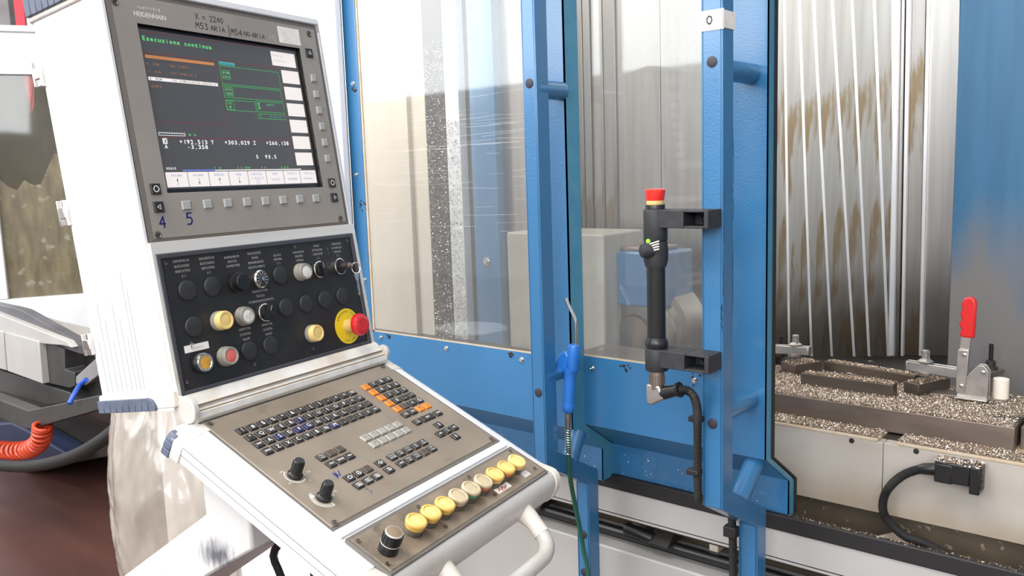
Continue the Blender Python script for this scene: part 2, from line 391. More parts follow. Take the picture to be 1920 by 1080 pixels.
WM = {}
def link(o, parent, Mw):
    COL.objects.link(o)
    WM[o.name] = Mw
    if parent is not None:
        o.parent = parent
        o.matrix_local = WM[parent.name].inverted() @ Mw
    else:
        o.matrix_local = Mw
    return o
def build(mb, name, mats, parent=None, M=None, bevel=0.0, seg=2, smooth=True, angle=35):
    """one mesh object; with M the vertices are in the frame M, else in world space (origin goes to the base centre)"""
    me = bpy.data.meshes.new(name)
    vs = mb.v
    if M is None:
        lo = [min(v[i] for v in vs) for i in range(3)]; hi = [max(v[i] for v in vs) for i in range(3)]
        c = Vector(((lo[0] + hi[0]) / 2, (lo[1] + hi[1]) / 2, lo[2]))
        vs = [(v[0] - c.x, v[1] - c.y, v[2] - c.z) for v in vs]
        M = Matrix.Translation(c)
    me.from_pydata(vs, [], mb.f)
    if not isinstance(mats, (list, tuple)): mats = [mats]
    for m in mats: me.materials.append(m)
    if len(mats) > 1: me.polygons.foreach_set('material_index', mb.m)
    if smooth:
        me.polygons.foreach_set('use_smooth', [True] * len(me.polygons))
        me.set_sharp_from_angle(angle=math.radians(angle))
    me.update()
    o = bpy.data.objects.new(name, me)
    link(o, parent, M)
    if bevel:
        b = o.modifiers.new('bevel', 'BEVEL'); b.width = bevel; b.segments = seg; b.limit_method = 'ANGLE'; b.angle_limit = math.radians(40)
        b.harden_normals = False
    return o
def tag(o, label=None, cat=None, group=None, kind=None):
    if label: o['label'] = label
    if cat: o['category'] = cat
    if group: o['group'] = group
    if kind: o['kind'] = kind
    return o
def thing(name, label, cat, loc=(0, 0, 0), group=None, M=None):
    o = bpy.data.objects.new(name, None); o.empty_display_size = 0.05
    link(o, None, M if M is not None else Matrix.Translation(Vector(loc)))
    return tag(o, label, cat, group)
def share(src, name, parent, Mw):
    """another object on the same mesh"""
    o = src.copy(); o.name = name
    o.parent = None
    return link(o, parent, Mw)
def T(x, y, z): return Matrix.Translation(Vector((x, y, z)))
def RX(a): return Matrix.Rotation(a, 4, 'X')
def RY(a): return Matrix.Rotation(a, 4, 'Y')
def RZ(a): return Matrix.Rotation(a, 4, 'Z')

# ================================================================== SETTING
def setting(mb, name, mat, **k):
    return tag(build(mb, name, mat, **k), kind='structure')
setting(MB().box(-11, 7, -6, 8, -0.05, 0), 'floor', M_FLOOR)
setting(MB().box(-11, 7, 8, 8.1, 0, 5.6), 'wall_back', M_WALL)
setting(MB().box(-11.1, -11, -6, 8, 0, 5.6), 'wall_left', M_WALL)
setting(MB().box(7, 7.1, -6, 8, 0, 5.6), 'wall_right', M_WALL)
w = MB()
for (a, b, c, d) in ((-11, 7, 0, 2.55), (-11, 7, 5.25, 5.6), (-11, -10.55, 2.55, 5.25), (-1.45, -0.3, 2.55, 5.25), (6.3, 7, 2.55, 5.25)):
    w.box(a, b, -6.1, -6, c, d)
setting(w, 'wall_front', M_WALL)
setting(MB().box(-11, 7, -6, 8, 5.6, 5.7), 'ceiling', M_CEIL)

# ================================================================== CONTROL CONSOLE
RW = Vector((-0.17131, 0.98521, -0.00492)); NH = Vector((0.98522, 0.17131, 0.0)); UP = RW.cross(-NH)
if UP.z < 0: UP = -UP
UP.normalize()
KON = Matrix(((RW.x, -NH.x, UP.x, 0), (RW.y, -NH.y, UP.y, 0), (RW.z, -NH.z, UP.z, CAM.z), (0, 0, 0, 1)))   # local (u, -n, z)
def K3(u, n, z): return KON @ Vector((u, -n, z))
def pframe(u0, n, z, t):
    s, c = math.sin(t), math.cos(t)
    L = Matrix(((1, 0, 0, u0), (0, s, -c, -n), (0, c, s, z), (0, 0, 0, 1)))
    return KON @ L
MM = 0.001
F_MON = pframe(0.7462, -1.0520, 0.2647, 0.1463)
F_SCR = pframe(0.7909, -1.0497, 0.2219, 0.1435)
F_BLK = pframe(0.7490, -0.9969, -0.0915, 0.1572)
F_KEY = pframe(0.7519, -0.9447, -0.3173, 1.1305)
F_STR = pframe(0.7495, -0.6883, -0.4317, 1.1442)
def at(F, a, b, c=0.0): return F @ T(a * MM, -b * MM, c * MM)      # millimetres right, down, out

root = K3(0.95, -1.05, 0); root.z = 0
console = thing('control_console', 'white control console with screen, black switch panel and keyboard in front of blue door', 'machine control', M=Matrix.Translation(root) @ KON.to_3x3().to_4x4())

# --- upper housing: extruded case behind screen and switch panel (frame of the screen plate; mm)
hb = MB()
# plan outline (a, c): rounded front corners, shallow recess that takes the plates
prof = [(-6, -1.5), (-9, -6), (-10.5, -14), (-10.5, -150), (-6, -156), (408, -156), (414, -150), (414, -8), (410, -2), (404, -1), (402, -13), (-1, -13), (-2, -1.5)]
n = len(prof)
top, bot = -10.6, -544
def hp(a, c, b): return (a * MM, b * MM, c * MM)
vs = [hp(a, c, top) for a, c in prof] + [hp(a, c, bot) for a, c in prof]
fs = [tuple(range(n)), tuple(reversed(range(n, 2 * n)))] + [((i + 1) % n, i, n + i, n + (i + 1) % n) for i in range(n)]
hb.add(vs, fs)
housing = build(hb, 'upper_housing', M_WHITE, console, F_MON)
# recess lines of the extruded case
g = MB()
for k, c in enumerate((-52, -60, -69, -79, -90, -101, -112, -124, -135)):
    l0 = -544 + 5; l1 = -544 + (105 + 30 * math.sin(k * 2.1) + (40 if k in (0, 1) else 0))
    g.box(-10.75 * MM, -10.2 * MM, l0 * MM, l1 * MM, (c - 0.45) * MM, (c + 0.45) * MM)
tag(build(g, 'case_groove', M_GREY, housing, F_MON), kind='stuff')
# end caps with ribbed grips
def endcap(b0, b1, name):
    c = MB()
    f0 = 4 if b0 < -100 else -5
    pr = [(-9, f0), (-13, min(-4, f0 - 2)), (-14.5, -16), (-14.5, -153), (-9, -160), (410, -160), (417, -152), (417, -8), (411, f0)]
    m = len(pr)
    vs = [hp(a, cc, b1) for a, cc in pr] + [hp(a, cc, b0) for a, cc in pr]
    c.add(vs, [tuple(range(m)), tuple(reversed(range(m, 2 * m)))] + [((i + 1) % m, i, m + i, m + (i + 1) % m) for i in range(m)])
    return build(c, name, M_CREAM, console, F_MON, bevel=0.0015)
capb = endcap(-566, -544, 'end_cap')
capt = endcap(-10.4, 13, 'end_cap')
build(MB().box(-4 * MM, 404 * MM, 1.5 * MM, 12 * MM, -6 * MM, 2 * MM), 'cap_lip', M_WHITE, console, F_MON, bevel=.0015)
def grips(cap, b0, b1, rounded):
    for k in range(9):
        c0 = -154 + k * 14.2
        m = MB()
        bb = b0
        if rounded and k == 8:
            m.prism([(c0 * MM, b0 * MM), ((c0 + 13.6) * MM, b0 * MM), ((c0 + 13.6) * MM, (b0 + 7) * MM), ((c0 + 8) * MM, (b1 - 3) * MM), (c0 * MM, b1 * MM)], 14.0 * MM, 18.5 * MM,
                    Matrix(((0, 0, -1, 0), (0, 1, 0, 0), (1, 0, 0, 0), (0, 0, 0, 1))))
        else:
            m.box(-18.5 * MM, -14 * MM, b0 * MM, b1 * MM, c0 * MM, (c0 + 13.6) * MM)
        build(m, 'grip_rib', M_GRIP, cap, F_MON, bevel=0.0008, seg=1)
grips(capb, -568, -550, True)
grips(capt, -4, 26, False)
# latches on the rear edge
for (b, h) in ((-65, 35), (-261, 36), (-452, 31)):
    m = MB()
    m.box(-18 * MM, -10 * MM, (b - h) * MM, b * MM, -160 * MM, -147 * MM)
    m.box(-21 * MM, -17 * MM, (b - h * 0.72) * MM, (b - h * 0.28) * MM, -158 * MM, -145 * MM)
    m.cyl((-19 * MM, (b - h) * MM, -158 * MM), (-19 * MM, b * MM, -158 * MM), 2.4 * MM, seg=8)
    build(m, 'latch', M_CHROME, console, F_MON, bevel=0.0006)

# --- screen faceplate
fp = MB()
W_, H_ = 400.2, 345.0
hx0, hx1, hy0, hy1 = 41.2, 350.4, -276.9, -43.6
e = 7.0
o = [(0, -H_), (W_, -H_), (W_, 0), (0, 0)]
i_ = [(e, -H_ + e), (W_ - e, -H_ + e), (W_ - e, -e), (e, -e)]
h = [(hx0, hy0), (hx1, hy0), (hx1, hy1), (hx0, hy1)]
vs = [(x * MM, y * MM, -4 * MM) for x, y in o] + [(x * MM, y * MM, -1.6 * MM) for x, y in o] + [(x * MM, y * MM, 0.2 * MM) for x, y in i_] + [(x * MM, y * MM, 0.2 * MM) for x, y in h] + [(x * MM, y * MM, -9.5 * MM) for x, y in h]
fs = []
for k in range(4):
    j = (k + 1) % 4
    fs += [(k, j, 4 + j, 4 + k), (4 + k, 4 + j, 8 + j, 8 + k), (8 + k, 8 + j, 12 + j, 12 + k), (12 + k, 12 + j, 16 + j, 16 + k)]
fp.add(vs, fs)
fp.m = [(1 if i % 4 in (0, 1) else 0) if i % 4 != 3 else 2 for i in range(16)]
face = build(fp, 'screen_faceplate', [M_FACE, M_FACE_EDGE, M_BLACK], console, F_MON, smooth=False)
# black surround
sb = MB()
sb.frame(41.4 * MM, 350.2 * MM, -276.7 * MM, -43.8 * MM, 44.0 * MM, 347.8 * MM, -269.6 * MM, -47.6 * MM, -9.4 * MM, -6.6 * MM)
build(sb, 'screen_bezel', M_BLACK, face, F_MON, bevel=0.001)
# the display with everything it shows
Z1, Z2, Z3 = 0.0006, 0.0009, 0.0012
S_MATS = [M_SCREEN, E_WHITE, E_WTXT, E_GREEN, E_GTXT, E_ORANGE, E_ODIM, E_RED, E_CYAN, E_BLUE, E_LBLUE, M_INKD, M_INKG]
s = MB()
def R(mi, a0, a1, b0, b1, z=Z1): s.mat(mi).rect(a0 * MM, a1 * MM, -b1 * MM, -b0 * MM, z)
def Mo(mi, txt, a, b, pitch, size, z=Z2):
    s.mat(mi).mono(txt, a * MM, -b * MM, pitch * MM, size * MM, z)
    if size > 4.5: s.mono(txt, (a + size * .045) * MM, -b * MM, pitch * MM, size * MM, z + .00003)
    if size > 7: s.mono(txt, (a + size * .022) * MM, -(b - .25) * MM, pitch * MM, size * MM, z + .00002)
def Ln(mi, pts, wd_, z=Z1): s.mat(mi).line([(a * MM, -b * MM) for a, b in pts], wd_ * MM, z)
s.mat(0).box(-2.5 * MM, 304.5 * MM, -231 * MM, -2 * MM, -0.003, 0)
Mo(4, 'Esecuzione continua', 5.0, 17.8, 6.35, 9.0)
R(1, 245, 298.5, 10, 33); Mo(12, 'Editing', 248, 16, 3.2, 4.4); Mo(12, 'programma', 248, 24.5, 3.2, 4.4)
Ln(7, [(3, 9), (245, 5)], .6); Ln(7, [(3, 37.5), (256, 37)], .7); Ln(7, [(258, 34), (258, 201)], .6); Ln(7, [(133, 39), (132, 156)], .5)
Ln(7, [(4, 133.5), (132, 133.5)], .6); Ln(7, [(3, 155.5), (256, 155)], .7); Ln(7, [(4, 202), (270, 202)], .6)
R(5, 6, 125, 40.8, 45.2); Mo(6, '0 BEGIN PGM', 8, 43, 3.6, 4)
Mo(6, '0', 5, 53.2, 4, 4.8); Mo(6, 'PGM', 16, 53.2, 3.6, 4.8); Mo(6, 'TNC:\\FIRC\\', 43, 53.0, 3.5, 4.8)
Mo(6, '1', 5, 64, 4, 4.8); Mo(6, 'PGM', 16, 64, 3.6, 4.8); Mo(6, 'TNC:\\FIRC\\E.H', 43, 63.5, 3.5, 4.8)
R(1, 5, 125.5, 71.3, 76.2); Mo(11, '2', 6, 74, 3.6, 4.6); Mo(11, 'PGM', 16, 74, 3.6, 4.6); Mo(11, 'TNC:\\FIRC\\CENTER-DESTRA.H', 43, 73.8, 3.15, 4.4)
Mo(6, '[END]', 7, 84, 3.4, 4.8)
R(8, 134, 165, 37.4, 42.6, Z1); Mo(11, 'Nome progr.', 134.5, 40.2, 2.7, 4.2)
def Bx(a0, a1, b0, b1, wd_=.9): Ln(3, [(a0, b0), (a1, b0), (a1, b1), (a0, b1), (a0, b0)], wd_)
Bx(134.5, 255, 44.2, 71.4); Bx(134.5, 253.5, 73.8, 91.6); Bx(135, 193, 95.6, 111.2); Bx(195.5, 254, 94.2, 110.8); Bx(195.5, 254, 114, 121.3)
Bx(137.5, 152, 50.5, 63.5); Mo(4, 'PGM', 138.5, 54.2, 4.2, 5); Mo(4, 'CALL', 138, 60, 3.4, 4.6)
Bx(137.5, 152.5, 76, 89); Mo(4, 'CYCL', 138, 79.6, 3.4, 4.6); Mo(4, 'DEF', 139, 85.6, 4.2, 4.8)
Bx(136, 150, 97, 110); Mo(4, 'CC', 138, 100.5, 4, 4.6); Ln(4, [(142, 104), (142, 108.5)], .8, Z2); Ln(4, [(139.5, 106.2), (144.5, 106.2)], .8, Z2)
Ln(4, [(198, 97), (202.5, 97), (198.5, 106), (203, 106), (198, 97)], .8, Z2); Mo(4, 'SOSTA', 216, 98.8, 3.6, 4.2)
s.mat(3).disc(200.5 * MM, -117.6 * MM, 2.6 * MM, Z2, 12, r2=1.9 * MM); Mo(8, '00:00:24', 218, 117.7, 3.3, 4.4)
Ln(2, [(6, 149), (50, 149.6), (50, 152.6), (6, 152.4), (6, 149)], .7); 
for k in range(11): Ln(2, [(7 + k * 4.2, 147.6), (7 + k * 4.2, 149)], .5)
Mo(4, '0 %', 55.5, 150.8, 4.4, 4.6)
R(2, 10.5, 17.8, 156.6, 164.6, Z1); Mo(11, 'X', 10.8, 160.8, 6.6, 8.4, Z2)
Mo(2, '+192,513', 36.8, 161, 6.3, 8.6); Mo(2, 'Y', 93, 160.8, 6, 8.6); Mo(2, '+303,029', 118, 160.6, 6.3, 8.6); Mo(2, 'Z', 174.6, 160.4, 6.2, 8.6); Mo(2, '+260,138', 201, 160, 6.3, 8.6)
Mo(2, 'A', 10.8, 168.4, 6.6, 7.6); Mo(2, '-3,358', 49, 168.2, 6.3, 8.2)
Mo(2, 'S', 175.4, 182, 6, 8); Mo(2, '93,5', 194, 182, 6.4, 8)
Mo(2, 'REALE', 7.6, 199, 3.4, 5); Mo(4, 'T 10', 91, 199, 3.4, 4.2); Mo(4, 'Z S 3000', 135, 199, 3.3, 4.2); Mo(4, 'F 0', 183, 199, 3.3, 4.2); Mo(4, 'M 5/9', 225, 199, 3.4, 4.2)
R(9, 35, 92, 200.9, 203.4, Z2); R(1, 92, 270, 201.6, 203.2, Z2); R(0, 5, 35, 201.8, 203.4, Z2)
for k in range(8):
    a0 = 5 + k * 37.3
    R(1, a0, a0 + 36.4, 204.3, 225.6)
lab = [('PAGINA', 'u'), ('PAGINA', 'd'), ('INIZIO', 'u'), ('FINE', 'd'), ('RIPOSIZ.', 'A BLOCCO'), ('EDIT', 'PALLET'), ('TABELLA', 'ORIGINE'), ('TABELLA', 'UTENSIL.')]
for k, (t1, t2) in enumerate(lab):
    ac = 5 + k * 37.3 + 18.2
    Mo(10, t1, ac - len(t1) * 1.6, 209, 3.2, 4.8)
    if t2 in 'ud':
        b0, b1 = (213, 223)
        Ln(11, [(ac, b0), (ac, b1)], .55, Z2)
        tip, d_ = (b0, 1) if t2 == 'u' else (b1, -1)
        s.mat(11).add([(ac * MM, -(tip) * MM, Z2), ((ac - 1.3) * MM, -(tip + 4 * d_) * MM, Z2), ((ac + 1.3) * MM, -(tip + 4 * d_) * MM, Z2)], [(0, 1, 2)])
    else:
        Mo(10, t2, ac - len(t2) * 1.6, 215.2 if k == 4 else 218, 3.2, 4.8)
        if k == 4: Ln(10, [(ac - 3, 218.5), (ac + 3, 218.5), (ac + 3, 223.5), (ac - 3, 223.5), (ac - 3, 218.5)], .5, Z2); Ln(10, [(ac - 1.6, 221), (ac + 1.6, 221)], .5, Z2)
for k in range(6): R(1, 262, 301, 39.2 + 27.1 * k, 60.4 + 27.1 * k)
screen = build(s, 'display', S_MATS, face, at(F_SCR, 0, 0, -4), smooth=False)

# soft keys and arrow keys around the display
def keycap(w_, d_, h_, ch=1.0):
    m = MB(); m.box(-w_ / 2 * MM, w_ / 2 * MM, -d_ / 2 * MM, d_ / 2 * MM, 0, (h_ - ch) * MM)
    m.taper(-w_ / 2 * MM, w_ / 2 * MM, -d_ / 2 * MM, d_ / 2 * MM, (h_ - ch) * MM, h_ * MM, ch * MM); return m
first = None; side_ = False
for a, b in [(67.8 + 37.2 * k, 295.3) for k in range(8)] + [(371 + 0.35 * k, 92.1 + 27.3 * k) for k in range(6)]:
    Mw = at(F_MON, a, b, .2)
    if first is None or (b < 290 and not side_):
        side_ = b < 290
        first = build(keycap(11.6, 12, 2.5) if side_ else keycap(14.2, 12.4, 2.5), 'soft_key', M_SOFT, face, Mw, smooth=False)
    else: share(first, 'soft_key', face, Mw)
def tri(m, mi, ang, r=3.4):
    pts = [(r * math.cos(ang + k * 2.0944) * MM, r * math.sin(ang + k * 2.0944) * MM) for k in range(3)]
    m.mat(mi).line(pts + [pts[0]], 0.9 * MM, 2.7 * MM)
for (a, b, kind) in ((371, 49.5, 'u'), (22.8, 271.1, 'o'), (22.9, 295.7, 'l'), (373.1, 270.4, 'o'), (372.9, 295.6, 'r')):
    m = keycap(15.5, 15, 2.5)
    if kind == 'o': m.mat(1).disc(0, 0, 4.6 * MM, 2.7 * MM, 20, r2=3.3 * MM); m.line([(-4.6 * MM, 0), (-3 * MM, 2 * MM)], 1.2 * MM, 2.75 * MM); m.line([(4.6 * MM, 0), (3 * MM, -2 * MM)], 1.2 * MM, 2.75 * MM)
    else: tri(m, 1, {'u': math.pi / 2, 'l': math.pi, 'r': 0}[kind])
    build(m, 'arrow_key' if kind != 'o' else 'window_key', [M_KEYBLK, M_INKW], face, at(F_MON, a, b, .2), smooth=False)
def screwhead(F, a, b, parent, c=0.0, r=4.2, ring=True):
    m = MB()
    if ring: m.mat(1).disc(0, 0, (r + 2.0) * MM, 0.2 * MM, 18)
    m.mat(0).lathe([(r * MM, 0.1 * MM), (r * MM, 1.4 * MM), (r * 0.8 * MM, .45 * MM)], seg=14)
    m.mat(2).disc(0, 0, r * 0.45 * MM, 2.4 * MM, 6)
    build(m, 'screw', [M_SCREW, M_FACE_EDGE, M_INKD], parent, at(F, a, b, c))
for a, b in ((12.3, 19.4), (379, 16.3), (14.4, 333.7), (380.6, 332.8)): screwhead(F_MON, a, b, face, .2, 3.8)
# printing and handwriting on the faceplate
GL = {'X': [[(0, 0), (1, 1)], [(0, 1), (1, 0)]], '=': [[(0, .35), (.8, .35)], [(0, .65), (.8, .65)]], '2': [[(0, .8), (.3, 1), (.8, .9), (.8, .6), (0, 0), (1, 0)]],
      '4': [[(.75, 0), (.75, 1), (0, .35), (1, .35)]], '0': [[(.5, 0), (.1, .3), (.1, .75), (.5, 1), (.9, .7), (.9, .3), (.5, 0)]],
      'M': [[(0, 0), (.1, 1), (.5, .4), (.9, 1), (1, 0)]], '5': [[(.9, 1), (.2, 1), (.1, .6), (.7, .6), (.9, .3), (.6, 0), (0, 0)]],
      '3': [[(.1, 1), (.8, .95), (.4, .6), (.85, .3), (.5, 0), (0, .05)]], 'A': [[(0, 0), (.5, 1), (1, 0)], [(.2, .4), (.8, .4)]],
      'R': [[(0, 0), (0, 1), (.8, .85), (.7, .55), (0, .5), (.9, 0)]], 'I': [[(.5, 0), (.5, 1)]], '|': [[(.4, -.5), (.5, 1.5)]], 'N': [[(0, 0), (.1, 1), (.9, 0), (1, 1)]],
      'O': [[(.5, 0), (.05, .3), (.1, .8), (.5, 1), (.95, .7), (.9, .25), (.5, 0)]], 'H': [[(0, 0), (0, 1)], [(1, 0), (1, 1)], [(0, .5), (1, .5)]]}
def hand(m, txt, a, b, w_, h_, pitch, thick, z):
    for i, ch in enumerate(txt):
        for st in GL.get(ch, []):
            m.line([((a + i * pitch + x * w_) * MM, (-b + y * h_ - i * 0.05) * MM) for x, y in st], thick * MM, z)
p = MB()
p.mat(0).text('HEIDENHAIN', 64 * MM, -30.2 * MM, 9.6 * MM, .35 * MM, fit=52 * MM)
p.text('HEIDENHAIN', 64.3 * MM, -30.4 * MM, 9.6 * MM, .4 * MM, fit=52 * MM)
for k in range(9): p.rect((47 + k * 4.2) * MM, (48.2 + k * 4.2) * MM, (-21 - random.random() * 3) * MM, (-20 + random.random() * 2) * MM, .35 * MM)
p.mat(1); hand(p, 'X = 2240', 143, 23.5, 5, 8, 6.6, 1.0, .35 * MM)
hand(p, 'M53', 141, 37, 6, 8.5, 8.2, 1.1, .35 * MM); hand(p, 'ARIA', 168, 37, 6, 7, 7, 1.0, .35 * MM); hand(p, '|', 200, 38, 6, 9, 8, 1.1, .35 * MM)
hand(p, 'M54', 207, 38, 5.5, 8.5, 7.6, 1.1, .35 * MM); hand(p, 'NO', 232, 37, 5.5, 6.5, 6.6, 1.0, .35 * MM); hand(p, 'ARIA', 248, 37.5, 6, 7, 7, 1.0, .35 * MM)
p.mat(2); hand(p, 'H5', 286, 37, 6, 8, 7.5, .8, .35 * MM)
p.mat(3)
for dx in (0, .5): hand(p, '4', 20 + dx, 324, 9, 15, 9, 1.9, .45 * MM)
for dx in (0, .5): hand(p, '5', 65 + dx, 322, 10, 15.5, 9, 1.9, .45 * MM)
tag(build(p, 'lettering', [M_INKW, M_INKD, M_INKG, M_INKB], face, F_MON, smooth=False), kind='stuff')
p = MB(); p.mat(0).box(306.5 * MM, 355 * MM, -39 * MM, -12.3 * MM, .2 * MM, .5 * MM)
p.mat(1)
for k in range(6): p.rect((312 + (k * 7) % 11) * MM, (338 + (k * 5) % 14) * MM, (-17.5 - k * 3.6) * MM, (-17.2 - k * 3.6) * MM, .6 * MM)
build(p, 'paper_label', [M_PAPER, M_INKG], face, F_MON, smooth=False)

# --- switch panel
sw = MB()
PW, PH = 396.0, 190.0
sw.mat(0).box(0, PW * MM, -PH * MM, 0, -6 * MM, -0.2 * MM)
swp = build(sw, 'switch_panel', M_BLACKP, console, F_BLK)
fr = MB(); fr.frame(-1 * MM, (PW + 1) * MM, -(PH + 9) * MM, 1 * MM, 5.5 * MM, (PW - 6) * MM, -(PH - 2) * MM, -6 * MM, -6 * MM, 2.6 * MM)
build(fr, 'panel_frame', M_DARKFR, swp, F_BLK, bevel=0.0015)
tr = MB(); tr.frame(-6 * MM, (PW + 9) * MM, -(PH + 9) * MM, 17 * MM, -1 * MM, (PW + 1) * MM, -(PH + 9.5) * MM, 1 * MM, -6 * MM, 1.5 * MM)
build(tr, 'aluminium_trim', M_ALU, console, F_BLK, bevel=0.001)
first = None
for a, b in ((39.3, 53.2), (82.5, 53.3), (214.2, 52.4), (258.7, 103.6), (302.1, 103.2), (345.3, 103.1), (214.6, 103.4), (38.7, 104.5), (127.1, 155.2), (169.8, 154.8)):
    Mw = at(F_BLK, a, b, 0)
    if first is None:
        m = MB(); m.lathe([(14.2 * MM, 0), (14.2 * MM, 1.6 * MM), (13.2 * MM, 3 * MM), (9 * MM, 4 * MM), (4 * MM, 4.4 * MM)])
        first = build(m, 'blanking_plug', M_BLACKM, swp, Mw)
    else: share(first, 'blanking_plug', swp, Mw)
def push_button(F, a, b, hgt, parent, lens, top, collar, r=14.5, label=None, name='push_button', icon=None):
    m = MB()
    m.mat(0).lathe([(r * MM, 0), (r * MM, hgt * .35 * MM), (r * .96 * MM, hgt * .42 * MM)])
    m.mat(1).lathe([(r * .93 * MM, hgt * .4 * MM), (r * .93 * MM, (hgt - 2.2) * MM), (r * .86 * MM, hgt * MM), (r * .70 * MM, hgt * MM), (r * .66 * MM, (hgt - 1.0) * MM)])
    m.mat(2).lathe([(r * .64 * MM, (hgt - 1.0) * MM), (r * .4 * MM, (hgt - .4) * MM), (r * .1 * MM, (hgt - .3) * MM)], seg=20)
    if icon:
        m.mat(3).line([(-4 * MM, -3 * MM), (-4 * MM, 1 * MM), (2 * MM, 1 * MM), (6 * MM, 5 * MM), (2 * MM, -3 * MM), (-4 * MM, -3 * MM)], .7 * MM, hgt * MM)
    o_ = build(m, name, [collar, lens, top, M_INKG], parent, at(F, a, b, 0), angle=50)
    if label: o_['label'] = label
    return o_
push_button(F_BLK, 82.5, 103.2, 18, swp, M_YELTOP, M_YELTOP, M_CLEARL, label='push button with a pale yellow cracked cap')
push_button(F_BLK, 127, 103.5, 13, swp, M_CLEARL, M_LENSW, M_CLEARL, label='push button with a white cap and outline symbol', icon=1)
push_button(F_BLK, 258.7, 52.4, 15, swp, M_CLEARL, M_LENSW, M_CLEARL, label='push button with a plain white cap', icon=None)
push_button(F_BLK, 39.3, 155.4, 12, swp, M_CHROME, M_AMBER, M_BLACK, label='amber push button with a chrome rim')
push_button(F_BLK, 82.6, 154.8, 15, swp, M_CLEARL, M_LENSR, M_CLEARL, label='push button with a red cap')
push_button(F_BLK, 259, 152.6, 16, swp, M_YELTOP, M_YELTOP, M_CLEARL, label='chipped pale yellow push button near the emergency stop')
def selector(a, b, ang, parent, hgt=13):
    m = MB()
    m.mat(0).lathe([(14 * MM, 0), (14 * MM, 3 * MM), (12.6 * MM, 4 * MM)])
    m.mat(1).lathe([(12 * MM, 3.5 * MM), (12 * MM, 8 * MM), (11 * MM, 8.5 * MM)])
    m.box(-12 * MM, 12 * MM, -4.2 * MM, 4.2 * MM, 8 * MM, hgt * MM, RZ(ang))
    m.mat(2).box(2 * MM, 11 * MM, -.5 * MM, .5 * MM, hgt * MM, (hgt + .3) * MM, RZ(ang))
    return build(m, 'selector_switch', [M_CHROME, M_BLACK, M_INKG], parent, at(F_BLK, a, b, 0), bevel=0.0006)
selector(170.2, 104.5, math.radians(60), swp)
selector(301.9, 52.8, math.radians(100), swp)
m = MB(); m.mat(0).lathe([(15 * MM, 0), (15 * MM, 4 * MM), (13 * MM, 5 * MM), (12.5 * MM, 16 * MM), (11.5 * MM, 17 * MM)])
build(m, 'rotary_knob', M_BLACK, swp, at(F_BLK, 127, 53.4, 0))
m = MB(); m.mat(0).lathe([(14 * MM, 0), (14 * MM, 7 * MM), (12 * MM, 9 * MM)]); m.mat(1).disc(0, 0, 11.6 * MM, 9.1 * MM)
m.mat(2)
for k in range(10):
    an = math.radians(225 - 30 * k); m.line([(7.5 * MM * math.cos(an), 7.5 * MM * math.sin(an)), (10.4 * MM * math.cos(an), 10.4 * MM * math.sin(an))], .8 * MM, 9.3 * MM)
    if k < 10: m.text(str(k), 5.6 * MM * math.cos(an), 5.6 * MM * math.sin(an), 2.6 * MM, 9.3 * MM)
m.mat(0).lathe([(3 * MM, 9.2 * MM), (3 * MM, 11 * MM)], seg=12)
build(m, 'dial', [M_CHROME, M_BLACKM, M_INKW], swp, at(F_BLK, 170, 53.4, 0))
# key switch, with the key left in it
m = MB(); m.mat(0).lathe([(14 * MM, 0), (14 * MM, 9 * MM), (12.5 * MM, 10 * MM), (11.4 * MM, 9.4 * MM), (11.4 * MM, 5 * MM)]); m.mat(1).lathe([(11.2 * MM, 4 * MM), (11 * MM, 11.5 * MM), (9 * MM, 12 * MM)])
build(m, 'key_switch', [M_CHROME, M_BLACK], swp, at(F_BLK, 345, 53, 0))
# emergency stop
m = MB()
m.mat(0).lathe([(30 * MM, 0), (30 * MM, .8 * MM)], seg=40)
m.mat(1)
for txt, a0, da in (('EMERGENCY STOP', 148, -8.9), ('NOT-AUS', -59, -9.6)):
    for k, ch in enumerate(txt):
        if ch == ' ': continue
        an = math.radians(a0 + da * k)
        m.text(ch, 25 * MM * math.cos(an), 25 * MM * math.sin(an), 5.2 * MM, 1.0 * MM, rot=an - math.pi / 2)
disc_ = build(m, 'emergency_stop', [M_YDISC, M_INKD], swp, at(F_BLK, 345.5, 154.6, 0), smooth=False)
disc_['label'] = 'yellow emergency stop disc with red mushroom button'
# (the mushroom is in the same sub-part level)
m = MB(); m.mat(0).lathe([(11 * MM, 0), (11.5 * MM, 10 * MM), (9.5 * MM, 11 * MM), (9.5 * MM, 20 * MM)])
m.mat(1).lathe([(9.5 * MM, 18 * MM), (15.5 * MM, 20 * MM), (18.5 * MM, 23 * MM), (19 * MM, 28 * MM), (17 * MM, 33 * MM), (15.5 * MM, 33.2 * MM), (15 * MM, 33.8 * MM), (10 * MM, 35 * MM), (9.3 * MM, 34.7 * MM), (4 * MM, 35.6 * MM)], seg=32)
build(m, 'mushroom_button', [M_BRASS, M_ESTOP], swp, at(F_BLK, 345.5, 154.6, .8))
for a, b in ((12.2, 12.3), (256.2, 10.8), (381, 10.7), (132.7, 176.6), (256.1, 176.3), (10.4, 176.2)): screwhead(F_BLK, a, b, swp, -.2, 2.8, False)
p = MB()
def col(a, b0, db, lines, size=4.9, sx=.78):
    for k, t in enumerate(lines): p.text(t, a * MM, -(b0 + db * k) * MM, size * MM, .1 * MM, sx=sx)
col(38.5, 11.4, 7.1, ['DISPOSITIVO DI', 'BLOCCAGGIO', 'SINIST.ATTIVO', '0 / 1'])
col(82, 12, 6.9, ['DISPOSITIVO DI', 'BLOCCAGGIO', 'DEST.ATTIVO', '0 / 1'])
col(127, 14.6, 6.5, ['AVANZAMENTO', 'BRACCIO', 'SCAMBIATORE'])
col(171, 13, 7, ['REGOLAZIONE', 'BI PASS', 'REFRIGERAZIONE', 'CIRCUITO APERTO'])
